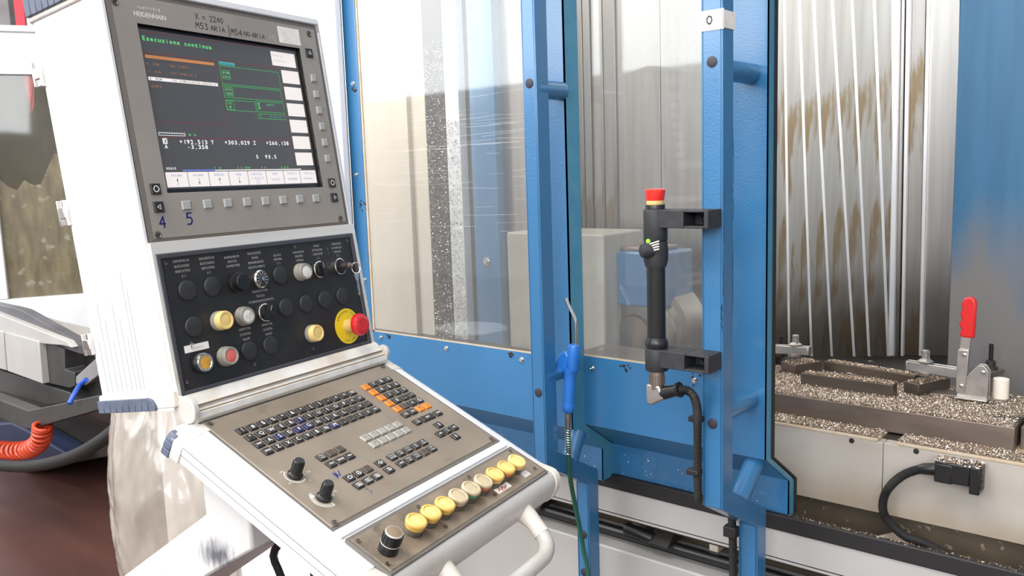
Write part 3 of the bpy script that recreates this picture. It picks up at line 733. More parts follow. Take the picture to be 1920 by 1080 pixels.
col(216.5, 20.4, 6.4, ['BLOCCO', 'MEMORIA', '0 / 1'])
col(262.5, 19.8, 6.6, ['INDICAZIONE', 'REGISTRO', 'UTENSILE'])
col(305.5, 13.4, 6.8, ['PENSILE', 'ATTIVAZIONE', 'OPERAZIONE', '0 / 1'])
col(353, 14, 6.7, ['OPERAZIONE', 'AUTOMATICA/', 'MANUALE', '0 / 1']); col(331, 20.5, 7, ['0', '1'])
col(168.5, 70.8, 7.4, ['TRASPORTATORE', 'TRUCIOLI', 'RITORNO/0/AVANZAMENTO'])
col(127, 122.2, 7.6, ['ASPIRATORE', 'DI SINISTRA', 'ON/OFF'])
col(171, 122.6, 7.4, ['ASPIRATORE', 'DI DESTRA', 'ON/OFF'])
tag(build(p, 'lettering', M_INKG, swp, F_BLK, smooth=False), kind='stuff')
p = MB(); p.mat(0).box(17.8 * MM, 58.4 * MM, -138 * MM, -128 * MM, -.2 * MM, .6 * MM); p.mat(1).text('MANCA', 40 * MM, -133.4 * MM, 5 * MM, .7 * MM)
p.mat(2).cyl((29 * MM, -127 * MM, 0), (29 * MM, -127 * MM, 5 * MM), 1.5 * MM, seg=8); p.line([(29 * MM, -124 * MM), (29 * MM, -133 * MM)], 1.6 * MM, 1.2 * MM)
build(p, 'paper_label', [M_PAPER, M_INKG, M_CHROME], swp, F_BLK, smooth=False)

# --- stepped aluminium hinge between switch panel and keyboard
hg = [(-.9690, -.2800), (-.9590, -.2844), (-.9545, -.2905), (-.9475, -.2957), (-.9492, -.2978), (-.9440, -.3030), (-.9405, -.3030), (-.9377, -.3115), (-.9400, -.3170), (-.965, -.325), (-.985, -.31), (-.985, -.29)]
m = MB()
for (u0, u1) in ((0.749, 1.155),):
    n = len(hg)
    m.add([tuple(K3(u0, a, z)) for a, z in hg] + [tuple(K3(u1, a, z)) for a, z in hg], [tuple(range(n)), tuple(reversed(range(n, 2 * n)))] + [((i + 1) % n, i, n + i, n + (i + 1) % n) for i in range(n)])
hinge = build(m, 'hinge_profile', M_ALU, console, bevel=0.001)
m = MB()
for (nn, zz) in ((-.9487, -.2955), (-.9442, -.3026)): m.tube([K3(.749, nn + .0012, zz), K3(1.155, nn + .0012, zz)], .0012, 6)
build(m, 'hinge_seam', M_ALUD, hinge)
for u_, r_ in ((.741, .0175), (1.152, .0135)):
    m = MB(); m.cyl(K3(u_, -.950, -.300), K3(u_ + .009, -.950, -.300), r_, seg=28); build(m, 'pivot_disc', M_SILVER, console, bevel=0.0015)
# cream cheek that joins the upper case to the pivot
ck = [(-.985, -.283), (-.965, -.281), (-.945, -.283), (-.938, -.296), (-.938, -.312), (-.962, -.312), (-.972, -.300)]
for (u0, u1) in ((0.743, 0.7485),):
    m = MB(); m.sweep([K3(u0, a, z) for a, z in ck], K3(u1, 0, 0) - K3(u0, 0, 0)); build(m, 'pivot_cheek', M_CREAM, console, bevel=0.002)

# --- keyboard housing (frame of the keyboard plate; mm: a right, b down, c out)
BL = 336.0 + 8           # length along b down to the front face
sec = [(0, 0.6), (-8, -.2), (-20, -2.5), (-29, -6.2), (-35, -11), (-37, -13.5), (-37, -36), (-33, -37), (430, -37), (434, -36), (434, -13.5), (431, -10), (424, -5), (414, -1.6), (404, -.2), (400, .6), (400, -1.2), (0, -1.2)]
m = MB(); n = len(sec)
vs = []
for (b0) in (0.0, 0.330):
    vs += [(a * MM, -b0, c * MM) for a, c in sec]
m.add(vs, [tuple(range(n)), tuple(reversed(range(n, 2 * n)))] + [((i + 1) % n, i, n + i, n + (i + 1) % n) for i in range(n)])
kh = build(m, 'keyboard_housing', M_WHITE, console, F_KEY, angle=40)
# the front nose, rounded, silver
nose = [(-.326, -.002), (-.350, .004), (-.3575, .0045), (-.366, .0005), (-.372, -.008), (-.3748, -.020), (-.3735, -.036), (-.368, -.047), (-.355, -.052), (-.326, -.050)]
m = MB()
n = len(nose)
m.add([(-.030, y, z) for y, z in nose] + [(.401, y, z) for y, z in nose], [tuple(reversed(range(n))), tuple(range(n, 2 * n))] + [(i, (i + 1) % n, n + (i + 1) % n, n + i) for i in range(n)])
build(m, 'front_nose', M_SILVER, kh, F_KEY, angle=50)
# seams along the side
m = MB()
for c in (-13.4, -25.2): m.box(-37.3 * MM, -36.9 * MM, -.328, -.018, (c - .35) * MM, (c + .35) * MM)
build(m, 'side_seam', M_SCREW, kh, F_KEY)
# end caps of the housing: cream with a dark ribbed grip
def kcap(y0, y1, name, extra):
    m = MB()
    pr = [(0, 1.2), (-12, .2), (-24, -3.0), (-34, -9), (-39, -15), (-40, -38), (434, -38), (437, -30), (437, -14), (430, -7), (418, -1), (400, 1.2)]
    if extra: pr = [(x, c - 0.3) for x, c in pr]
    n = len(pr)
    m.add([(a * MM, y0, c * MM) for a, c in pr] + [(a * MM, y1, c * MM) for a, c in pr], [tuple(range(n)), tuple(reversed(range(n, 2 * n)))] + [((i + 1) % n, i, n + i, n + (i + 1) % n) for i in range(n)])
    return build(m, name, M_CREAM, kh, F_KEY, bevel=0.001)
kc = kcap(-.006, -.024, 'end_cap', False)
m = MB(); m.box(-.026, .424, -.010, .010, -.036, -.003); build(m, 'rear_edge', M_CREAM, kh, F_KEY, bevel=.003)
m = MB()
for k in range(3):
    z0 = -8 - k * 11
    xo = (-34.0, -39.5, -41.0, -41.5)
    m.prism([(xo[k] * MM, z0 * MM), (xo[k + 1] * MM, (z0 - 10.4) * MM), (-30 * MM, (z0 - 10.4) * MM), (-24 * MM, z0 * MM)], -.0065, .009,
            Matrix(((1, 0, 0, 0), (0, 0, 1, 0), (0, 1, 0, 0), (0, 0, 0, 1))))
build(m, 'cap_grip', M_GRIP, kh, F_KEY, bevel=0.0015)
# right end cap of the nose (cream and black)
m = MB(); ncap = [(y - .0015 if y < -.33 else y, z * 1.03 + .0006) for y, z in nose]
n = len(ncap)
m.add([(.401, y, z) for y, z in ncap] + [(.417, y, z * .97) for y, z in ncap], [tuple(reversed(range(n))), tuple(range(n, 2 * n))] + [(i, (i + 1) % n, n + (i + 1) % n, n + i) for i in range(n)])
build(m, 'nose_cap', M_CREAM, kh, F_KEY, bevel=0.002)
m = MB(); m.prism([(.4172, -.362), (.422, -.362), (.422, -.305), (.4172, -.305)], -.048, -.014); build(m, 'nose_grip', M_GRIP, kh, F_KEY, bevel=.002)

# keyboard plate
m = MB(); KW, KH = 398.3, 258.0
m.mat(1).box(0, KW * MM, -KH * MM, 0, -1 * MM, 1 * MM)
m.mat(0).taper(4 * MM, (KW - 4) * MM, -(KH - 5) * MM, -5.5 * MM, 1.0 * MM, 2.4 * MM, .8 * MM)
m.mat(2).line([(8 * MM, -6.5 * MM), ((KW - 8) * MM, -6.5 * MM)], .9 * MM, 2.5 * MM)
kp = build(m, 'keyboard_plate', [M_KEYPLATE, M_FACE_EDGE, M_INKD], console, F_KEY, smooth=False)
KZ = 2.4
def legend(m, t, w_=14.0, d_=12.4, hgt=3.0):
    z = (hgt + .12) * MM
    if not t: return
    L_ = lambda pts, th=.8: m.line([(x * MM, y * MM) for x, y in pts], th * MM, z)
    if t.startswith('@'):
        c = t[1:]
        if c in 'udlr':
            q = {'u': 0, 'l': 1, 'd': 2, 'r': 3}[c] * math.pi / 2; cs, sn = math.cos(q), math.sin(q)
            f_ = lambda x, y: ((cs * x - sn * y), (sn * x + cs * y))
            L_([f_(0, -3.2), f_(0, 1.2)], 1.6)
            m.add([(*[v * MM for v in f_(-2.2, .6)], z), (*[v * MM for v in f_(2.2, .6)], z), (*[v * MM for v in f_(0, 3.6)], z)], [(0, 1, 2)])
        elif c == 'bk': L_([(-4.5, 0), (-2, 2.6), (4, 2.6), (4, -2.6), (-2, -2.6), (-4.5, 0)]); L_([(-.8, 1.2), (2, -1.2)]); L_([(-.8, -1.2), (2, 1.2)])
        elif c == 'hand': L_([(-3, -3), (-3, 0), (0, 3), (1, 1), (4, 1), (4, -1), (2, -3), (-3, -3)], 1.2)
        elif c == 'wheel': m.disc(0, 0, 3.8 * MM, z, 18, r2=2.9 * MM); L_([(0, 0), (0, 3)]); L_([(0, 0), (2.6, -1.6)]); L_([(0, 0), (-2.6, -1.6)])
        elif c == 'edit': L_([(-4, 0), (0, 3.4), (4, 0), (0, -3.4), (-4, 0)]); L_([(-1.4, -.8), (1.4, -.8), (1.4, .9)])
        elif c == 'test': L_([(-3.4, 2.4), (1.5, 2.4), (3.4, 0), (1.5, -2.4), (-3.4, -2.4)], 1.1); L_([(-3.4, 0), (.6, 0)], 1.1)
        elif c in ('mdi', 'sgl', 'run'): L_([(-4, -3.2), (-4, 2.6), (4, 2.6), (4, -3.2), (-4, -3.2)], .8); L_([(-2, .6), (1, .6), (1, -1.4)], 1); (L_([(-2, -1.4), (2.4, -1.4)], 1) if c != 'sgl' else L_([(-2.2, -1.4), (-.6, -1.4)], 1))
        elif c == 'g0': L_([(-4, 2), (-1, 2), (-1, -2), (4, -2)], .7)
        elif c == 'g1': L_([(-4, -2.5), (3.5, 2.5)], .7); L_([(1.2, 2.4), (3.5, 2.5), (2.9, .4)], .7)
        elif c == 'g2': L_([(-4, -2.5), (-3, 1), (0, 2.6), (3, 1.2), (4, -2)], .7)
        elif c == 'g3': L_([(-4, 2.5), (-.5, 2.2), (2.5, 0), (3.4, -2.6)], .7); L_([(-4, -2), (-1, -2)], .7)
        elif c == 'dash': L_([(-3, 1), (3, 1)], .9); L_([(-3, -1.4), (1, -1.4)], .9)
        return
    lines = t.split('\n')
    if len(lines) == 1:
        n_ = len(t)
        sz = 9.5 if n_ == 1 else (7.0 if n_ == 2 else 5.0 if n_ == 3 else 4.3)
        m.text(t, 0, 0, sz * MM, z, sx=1.0 if n_ < 4 else .82); m.text(t, .25 * MM, .1 * MM, sz * MM, z + .00004, sx=1.0 if n_ < 4 else .82)
    else:
        for k, q in enumerate(lines): m.text(q, 0, (2.4 - 4.6 * k) * MM, 4.5 * MM, z, sx=.85)
BEV = {'k': M_KEYBLK, 'b': M_KEYBLU, 'o': M_KEYORG, 'g': M_KEYGRY, 'n': M_KEYBRN}
INK = {'k': M_INKW, 'b': M_INKW, 'o': M_INKBR, 'g': M_INKBR, 'n': M_INKW}
def key(a, b, t, c='k', w_=14.4, d_=12.6):
    m = keycap(w_, d_, 3.0, 1.1); m.mat(1); legend(m, t)
    return build(m, 'key_cap', [BEV[c], INK[c]], kp, at(F_KEY, a, b, KZ), smooth=False)
rows = [list('!#$%^&*()-+=') + ['@bk'], ['"'] + list('QWERTYUIOP<') + ['@dash'], ['SHIFT'] + list('ASDFGHJKL') + [':', '>', '. ;'], ['SPACE'] + list('ZXCVBNM') + [',', '.', '?', '|/', 'RET']]
for r_, row in enumerate(rows):
    for k, t in enumerate(row):
        key(37.8 + 18.78 * k, (46.3, 64.0, 80.9, 98.1)[r_], t, 'b' if t in 'TFGSM' and len(t) == 1 else 'k')
num = [[('X', 'o'), '7', '8', '9'], [('Y', 'o'), '4', '5', '6'], [('Z', 'o'), '1', '2', '3'], [('IV', 'o'), '0', '.', '-/+'], [('V', 'o'), ('', 'n'), '+', 'Q'], ['CE', 'DEL', ('P', 'o'), ('I', 'o')]]
for r_, row in enumerate(num):
    for k, t in enumerate(row):
        t, c = t if isinstance(t, tuple) else (t, 'k')
        key((300.2, 318.4, 337.9, 356.4)[k], 45 + 17.3 * r_, t, c)
key(301.8, 154.7, 'NO\nENT'); key(329, 154.7, 'ENT', 'k', 31, 12.8); key(357.4, 154.7, 'END')
for a, b, t in ((329.4, 178, '@u'), (348.3, 195.6, '@r'), (310.9, 195.6, '@l'), (329.5, 195.6, 'GO\nTO'), (329.5, 213, '@d')): key(a, b, t)
for k, t in enumerate(('@g3', '@g2', '', '@g1', '@g1')): key(189.2 + 18.7 * k, 143.9, t, 'g', 15.2, 13)
for k, t in enumerate(('@g1', '@g0', '@g2', '@g3', '@g2')): key(189.4 + 18.85 * k, 161.1, t, 'g', 15.2, 13)
for a, b, t, c in ((94.9, 145, 'PGM\nMGT', 'k'), (113.7, 144.5, '', 'n'), (132.5, 144.4, '', 'n'), (95.6, 162.5, 'CALC', 'k'), (114.4, 162.6, 'MOD', 'k'), (132.8, 162.5, 'HELP', 'k'),
                   (95.5, 197, '@hand', 'k'), (114.4, 197, '@wheel', 'k'), (133.7, 196.6, '', 'n'), (95.6, 214.6, '@mdi', 'k'), (114.5, 214.6, '@sgl', 'k'), (133.7, 214.5, '@run', 'k'), (161.1, 197, '@edit', 'k'), (161.3, 214.2, '@test', 'k')): key(a, b, t, c)
for k, t in enumerate(('TOUCH\nPROBE', 'CYCL\nDEF', 'CYCL\nCALL', 'LBL\nSET', 'LBL\nCALL')): key(189.4 + 18.65 * k, 196.3, t)
for k, t in enumerate(('STOP', 'TOOL\nDEF', 'TOOL\nCALL', '', 'PGM\nCALL')): key(189.4 + 18.7 * k, 213.9, t, 'n' if not t else 'k')
for a, b in ((34.9, 154.6), (35.4, 207.7)):
    m = MB(); m.lathe([(10.2 * MM, 0), (10.2 * MM, 3.6 * MM), (9 * MM, 5 * MM), (8.0 * MM, 6 * MM), (7.0 * MM, 23.5 * MM), (6.2 * MM, 25 * MM)], seg=28)
    for k in range(12): m.box(7.0 * MM, 7.9 * MM, -.6 * MM, .6 * MM, 7 * MM, 22 * MM, RZ(k * math.pi / 6))
    m.mat(1).disc(0, 0, 5.6 * MM, 25.1 * MM, 20)
    build(m, 'override_knob', [M_BLACK, M_BLACKM], kp, at(F_KEY, a, b, KZ))
for a, b in ((11.5, 13.2), (383, 10.8), (386, 248), (13, 249.6)): screwhead(F_KEY, a, b, kp, KZ, 3.6)
p = MB(); z = (KZ + .12) * MM
def arc(a, b, r, t0, t1, th, mi):
    p.mat(mi).line([((a + r * math.cos(math.radians(t0 + (t1 - t0) * k / 16))) * MM, (-b + r * math.sin(math.radians(t0 + (t1 - t0) * k / 16))) * MM) for k in range(17)], th * MM, z)
arc(34.9, 154.6, 14, 120, 300, 1.5, 0); arc(34.9, 154.6, 13.5, 330, 395, .8, 0)
for t, a, b in (('100', 24, 140), ('50', 18, 163), ('150', 53, 146), ('0', 46, 172), ('F %', 57, 158), ('100', 25, 193), ('50', 52, 194), ('S %', 58, 206)): p.mat(0).text(t, a * MM, -b * MM, 4.4 * MM, z)
arc(35.4, 207.7, 15.4, 135, 275, 6, 1); arc(35.4, 207.7, 14.5, 320, 350, 5, 1)
p.mat(2); hand(p, '1', 0, 0, 1, 1, 1, 1, z)
for st in ([(83, 189), (84, 177), (86.5, 184), (88, 176)], [(84, 180), (90, 186), (95, 177)], [(83.5, 188), (87, 180)]): p.line([(a * MM, -b * MM) for a, b in st], 1.7 * MM, z)
p.mat(3)
for st in ([(97, 226), (103, 224.5), (100, 229), (104, 232), (98, 236)],): p.line([(a * MM, -b * MM) for a, b in st], 1.5 * MM, z)
p.mat(4)
for st in ([(129, 228), (131, 232), (139, 230)], [(136, 226), (137, 234)]): p.line([(a * MM, -b * MM) for a, b in st], 1.4 * MM, z)
tag(build(p, 'lettering', [M_INKW, M_CREAM, M_INKB, M_INKBF, M_INKR], kp, F_KEY, smooth=False), kind='stuff')
# white bar between keyboard plate and button plate
m = MB(); m.box(0, 400 * MM, -13.5 * MM, 0, -3 * MM, 2.5 * MM)
build(m, 'white_divider', M_WHITE, kh, at(F_KEY, -1, 259.5, 0), bevel=.0012)
# button plate
m = MB(); m.mat(1).box(0, 394.5 * MM, -75 * MM, 0, -4 * MM, 1.2 * MM); m.mat(0).taper(4 * MM, 390 * MM, -71 * MM, -4.5 * MM, 1.2 * MM, 2.2 * MM, .6 * MM)
bp = build(m, 'button_plate', [M_STRIP, M_FACE_EDGE], console, F_STR, smooth=False)
caps = [(M_YEL, M_YELTOP, 'yellow'), (M_YEL, M_YELTOP, 'yellow'), (M_YEL, M_YELTOP, 'yellow'), (M_TAN, M_TAN, 'tan'), (M_TAN, M_TAN, 'green banded'), (M_TAN, M_TAN, 'orange banded'), (M_YEL, M_YELTOP, 'yellow'), (M_YEL, M_YELTOP, 'yellow'), (M_YELTOP, M_YELTOP, 'pale yellow')]
for k, (lens, topm, nm) in enumerate(caps):
    a, b = 84 + 31.95 * k, 40.5; H = 19.5; r = 13.2
    m = MB()
    m.mat(0).lathe([(r * .98 * MM, 0), (r * .98 * MM, 6 * MM), (r * .92 * MM, 9 * MM)])
    band = {4: 3, 5: 4, 7: 4}.get(k, 1)
    m.mat(band).lathe([(r * .95 * MM, 8.2 * MM), (r * 1.0 * MM, 9 * MM), (r * 1.02 * MM, 13.4 * MM)])
    m.mat(1).lathe([(r * 1.02 * MM, 13.2 * MM), (r * 1.1 * MM, 14 * MM), (r * 1.1 * MM, 18 * MM), (r * 1.0 * MM, H * MM), (r * .84 * MM, H * MM), (r * .78 * MM, (H - 1.5) * MM)], seg=28)
    m.mat(2).lathe([(r * .78 * MM, (H - 1.6) * MM), (r * .7 * MM, (H - 1.1) * MM), (r * .3 * MM, (H - .8) * MM)], seg=24)
    ob = build(m, 'push_button', [M_CLEAR, lens, topm, M_GREENR, M_ORNGR], bp, at(F_STR, a, b, 2), angle=55)
    ob['label'] = nm + ' worn push button in the front row'
m = MB(); m.mat(0).lathe([(12.6 * MM, 0), (12.8 * MM, 12 * MM), (12.2 * MM, 13 * MM)], seg=28); m.mat(1).lathe([(13 * MM, 12.8 * MM), (13 * MM, 13.8 * MM)], seg=28)
m.mat(0).lathe([(12.6 * MM, 13.8 * MM), (12.2 * MM, 26 * MM), (11.4 * MM, 28 * MM)], seg=28); m.mat(1).lathe([(11.6 * MM, 27.6 * MM), (10.8 * MM, 29 * MM)], seg=28)
m.mat(2).lathe([(10.7 * MM, 28.9 * MM), (7 * MM, 29.9 * MM), (2 * MM, 30.3 * MM)], seg=28)
for k in range(16): m.mat(0).box(11.6 * MM, 12.9 * MM, -.7 * MM, .7 * MM, 15 * MM, 26 * MM, RZ(k * math.pi / 8))
build(m, 'rotary_knob', [M_BLACK, M_SILVER, M_ALUD], bp, at(F_STR, 28, 45, 2))
p = MB(); z = 2.35 * MM
p.mat(0).disc(28 * MM, -45 * MM, 26 * MM, z, 40, r2=25.6 * MM); p.disc(28 * MM, -45 * MM, 19 * MM, z, 40, r2=18.6 * MM)
tag(build(p, 'lettering', M_INKBR, bp, F_STR, smooth=False), kind='stuff')
for a, b in ((9.1, 12.9), (8.8, 60.9), (129.7, 60.7), (255.2, 60), (130.6, 13.5), (255.7, 11.8), (376.7, 58.8), (380, 9)): screwhead(F_STR, a, b, bp, 2.2, 3.0, False)
p = MB(); p.box(340.5 * MM, 358 * MM, -63 * MM, -51.8 * MM, 2.2 * MM, 2.5 * MM); build(p, 'paper_label', M_PAPER, bp, F_STR)
p = MB(); p.mat(0).box(264 * MM, 300 * MM, -62.6 * MM, -52 * MM, 2.2 * MM, 2.5 * MM); p.mat(1).line([(268 * MM, -60 * MM), (274 * MM, -55 * MM), (277 * MM, -60 * MM), (283 * MM, -54 * MM), (284 * MM, -60 * MM), (292 * MM, -56 * MM)], 1.6 * MM, 2.6 * MM)
o_ = build(p, 'paper_label', [M_PAPER, M_ESTOP2], bp, F_STR); o_['label'] = 'paper label with red scrawl'
# handle in front
hp_ = lambda a, b, c: F_STR @ Vector((a * MM, -b * MM, c * MM))
path = []
A0 = [(316, 84, -34), (317, 106, -39), (313, 130, -46), (302, 147, -50), (284, 155, -52), (262, 157, -52.5), (152, 157, -52.5), (134, 155, -52), (118, 147, -50), (108, 130, -46), (106, 106, -39), (106, 84, -34)]
def smooth_path(pts, n=6):
    out = []
    q = [Vector(p_) for p_ in pts]
    for i in range(len(q) - 1):
        p0, p1, p2, p3 = q[max(i - 1, 0)], q[i], q[i + 1], q[min(i + 2, len(q) - 1)]
        for k in range(n):
            t = k / n
            out.append(0.5 * ((2 * p1) + (p2 - p0) * t + (2 * p0 - 5 * p1 + 4 * p2 - p3) * t * t + (3 * p1 - p0 - 3 * p2 + p3) * t ** 3))
    out.append(q[-1]); return out
hand_ = build(MB().tube([hp_(*q) for q in smooth_path(A0)], 11.5 * MM, 18), 'handle', M_SILVER, console, angle=60)
for sgn, q in ((0, A0[:4]), (1, A0[::-1][:4])):
    m = MB(); pts = smooth_path(q[:3], 5); m.tube([hp_(*x) for x in pts], [(17 - 4.6 * min(1, i / 6)) * MM for i in range(len(pts))], 18)
    build(m, 'handle_bracket', M_CREAM, hand_, angle=60)

# --- support arm under the keyboard
def KP(px, py, u):                                     # point on the console's side plane u
    v = ray(px, py); loc = KON.inverted().to_3x3() @ v
    return CAM + v * (u / loc.x)
U0 = 0.735
m = MB()
poly = [KP(377, 896, U0), KP(385, 965, U0), KP(230, 1081, U0), KP(60, 1208, U0), KP(60, 1310, U0), KP(390, 1080, U0), KP(474, 1032, U0), KP(466, 968, U0)]
m.sweep(poly, RW * 0.16)
arm = build(m, 'support_arm', M_RUB, console, bevel=0.004)
def stain(m, centre, radius, colr, squash=(1, 1, 1.5)):
    nt, N, L = nodes_of(m); b = N['Principled BSDF']; src = b.inputs['Base Color'].links[0].from_socket
    tc = N.new('ShaderNodeTexCoord'); sub = N.new('ShaderNodeVectorMath'); sub.operation = 'SUBTRACT'; sub.inputs[1].default_value = centre; L.new(tc.outputs['Object'], sub.inputs[0])
    mul = N.new('ShaderNodeVectorMath'); mul.operation = 'MULTIPLY'; mul.inputs[1].default_value = squash; L.new(sub.outputs[0], mul.inputs[0])
    ln = N.new('ShaderNodeVectorMath'); ln.operation = 'LENGTH'; L.new(mul.outputs[0], ln.inputs[0])
    mp = N.new('ShaderNodeMapping'); mp.inputs['Scale'].default_value = (170, 170, 45); L.new(tc.outputs['Object'], mp.inputs[0])
    n = N.new('ShaderNodeTexNoise'); n.inputs['Detail'].default_value = 5; n.inputs['Scale'].default_value = 1; L.new(mp.outputs[0], n.inputs['Vector'])
    ma = N.new('ShaderNodeMath'); ma.operation = 'MULTIPLY_ADD'; ma.inputs[1].default_value = radius * 1.3; L.new(n.outputs[0], ma.inputs[0]); L.new(ln.outputs['Value'], ma.inputs[2])
    mr = N.new('ShaderNodeMapRange'); mr.inputs[1].default_value = radius * 1.75; mr.inputs[2].default_value = radius * .85; mr.inputs[3].default_value = 0; mr.inputs[4].default_value = .92; L.new(ma.outputs[0], mr.inputs[0])
    mx = N.new('ShaderNodeMix'); mx.data_type = 'RGBA'; L.new(mr.outputs[0], mx.inputs[0]); L.new(src, mx.inputs[6]); mx.inputs[7].default_value = (*colr, 1); L.new(mx.outputs[2], b.inputs['Base Color'])
c_ = KP(408, 1040, U0) - arm.matrix_world.translation
bpy.context.view_layer.update()
c_ = arm.matrix_world.inverted() @ KP(408, 1040, U0)
stain(M_RUB, tuple(c_), .036, (0.07, 0.075, 0.095))
m = MB(); f0 = KP(60, 1250, U0) + RW * .08; m.cyl((f0.x, f0.y, 0), (f0.x, f0.y, f0.z + .02), .05, seg=24); m.lathe([(.16, 0), (.16, .012), (.06, .02)], T(f0.x, f0.y, 0), 32)
build(m, 'support_post', M_RUB, console)
# black cables under the keyboard
cab = MB(); a0 = F_KEY @ Vector((.20, -.20, -.038)); 
q0 = KP(527, 1015, .86)
cab.tube(smooth_path([a0, q0, q0 + Vector((0, 0, -.08)), q0 + Vector((.01, .01, -.3)), Vector((q0.x + .02, q0.y, .012))]), .006, 8)
q1 = q0 + Vector((.02, .035, 0)); cab.tube(smooth_path([a0 + Vector((.03, .03, 0)), q1, q1 + Vector((0.01, 0, -.1)), Vector((q1.x + .05, q1.y, .012))]), .005, 8)
tag(build(cab, 'cable_pair', M_BLACK), 'two black cables hanging from the underside of the keyboard housing', 'cable')

# --- key left in the switch
kf = at(F_BLK, 345, 53, 0)
kt = thing('key', 'small metal key hanging by its ring from the top right key switch', 'key', M=kf)
m = MB(); m.box(-1.2 * MM, 1.2 * MM, -4 * MM, 4 * MM, 10 * MM, 20 * MM, RZ(.3)); m.lathe([(4.5 * MM, 12 * MM), (5.5 * MM, 18 * MM), (5 * MM, 25 * MM)], seg=14); m.cyl((0, 0, 24 * MM), (6 * MM, -3 * MM, 31 * MM), 5.2 * MM, 3.6 * MM, 12)
build(m, 'key_head', M_SCREW, kt, kf)
m = MB(); pts = []
for k in range(25):
    a_ = 2 * math.pi * k / 24; pts.append((13 * MM + 9 * MM * math.sin(a_) * .55, -7 * MM + 9 * MM * math.cos(a_), 30 * MM + 5 * MM * math.sin(a_)))
m.tube(pts, .9 * MM, 8); build(m, 'key_ring', M_CHROME, kt, kf)
m = MB(); m.prism([(9 * MM, -15 * MM), (17 * MM, -15 * MM), (18.5 * MM, -20 * MM), (16 * MM, -27 * MM), (14.6 * MM, -28 * MM), (14.6 * MM, -50 * MM), (12.4 * MM, -53 * MM), (10.4 * MM, -50 * MM), (11.2 * MM, -44 * MM), (10.2 * MM, -40 * MM), (11.2 * MM, -36 * MM), (10.8 * MM, -28 * MM), (8.5 * MM, -25 * MM), (7.5 * MM, -19 * MM)], 27 * MM, 29 * MM)
build(m, 'key_blade', M_CHROME, kt, kf)
#@@MACHINE
# ================================================================== MILLING MACHINE
YB, YS1, YS2 = 1.35, 1.455, 1.50
mill = thing('milling_machine', 'large blue and white milling machine enclosure behind the sliding doors', 'milling machine', (-0.9, 2.0, 0))
def mbox(name, mat, x0, x1, y0, y1, z0, z1, parent=mill, bevel=0.002):
    return build(MB().box(x0, x1, y0, y1, z0, z1), name, mat, parent, bevel=bevel)
# white column left of the doors
mbox('column', M_WHITE, -2.9, -1.816, 1.432, 1.452, 0, 2.9, bevel=.004)
mbox('column_cover', M_WHITE, -1.812, -1.768, 1.420, 1.446, 0, 2.9, bevel=.006)
mbox('column_seal', M_RUBBER, -1.83, -1.778, 1.4485, 1.4535, 0.0, 2.9, bevel=.002)
# sill: black rail with a lip, white panel, recess, lower cover
ZR = 0.747
m = MB(); m.box(-1.79, 0.6, 1.598, 1.613, ZR - .034, ZR); sill = build(m, 'sill_rail', M_RUBBER, mill, bevel=.003)
mbox('sill_backing', M_STEELD, -1.79, .6, 1.632, 1.64, ZR - .12, ZR - .06)
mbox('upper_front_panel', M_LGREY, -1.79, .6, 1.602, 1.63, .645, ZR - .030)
mbox('recess_liner', M_GREY, -1.79, .6, 1.70, 1.71, .44, .66)
mbox('recess_liner', M_GREY, -1.79, .6, 1.602, 1.71, .650, .656)
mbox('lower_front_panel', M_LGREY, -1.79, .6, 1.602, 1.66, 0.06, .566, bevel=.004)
mbox('plinth', M_STEELD, -1.75, .6, 1.64, 1.72, 0.0, .08)
m = MB(); m.cyl((-1.76, 1.64, .592), (.6, 1.64, .592), .012, seg=18); build(m, 'guide_rod', M_BLACK, mill)
for x in (-1.36, -.99, -.52, -.05):
    m = MB(); m.prism([(1.61, .600), (1.70, .600), (1.70, .650), (1.675, .650)], 0, .05, Matrix(((0, 0, 1, x), (1, 0, 0, 0), (0, 1, 0, 0), (0, 0, 0, 1))))
    build(m, 'rod_bracket', M_STEELD, mill, bevel=.001)
for x in (-1.06, -.86, -.3):
    mbox('support_strut', M_BEIGE if x == -.86 else M_GREY, x, x + .022, 1.655, 1.70, .60, .652)
m = MB(); m.cyl((-1.06, 1.628, .612), (-.985, 1.628, .604), .014, seg=16); build(m, 'rod_end', M_BLACK, mill)
# coolant trough between the sill and the table
m = MB(); m.sweep([(-1.79, 1.655, .715), (-1.79, 1.66, .70), (-1.79, 1.72, .57), (-1.79, 1.95, .57), (-1.79, 1.95, .56), (-1.79, 1.71, .56), (-1.79, 1.65, .69)], (2.4, 0, 0))
build(m, 'trough', M_TROUGH, mill)
mbox('trough_wall', M_TROUGH, -1.79, .6, 1.815, 1.83, .55, .735)
g0 = P(1690, 965, 1.76); g1 = P(1635, 1012, 1.70)
m = MB(); m.sweep([(g0.x - .01, 1.80, .69), (g0.x - .075, 1.68, .69), (g0.x + .035, 1.66, .69), (g0.x + .06, 1.80, .66)], (0, 0, -.012)); build(m, 'trough_gusset', M_TABLE, mill, bevel=.002)
# interior
YI = 2.45
def XI(px, Y=YI, py=400): return P(px, py, Y).x
zc0 = P(1560, 668, YI).z
mbox('rear_wall', M_STAINP, -4.2, .6, YI + .12, YI + .15, .5, 3.0)
mbox('floor_pan', M_STEELD, -4.2, .6, 2.12, YI + .12, .70, .80)
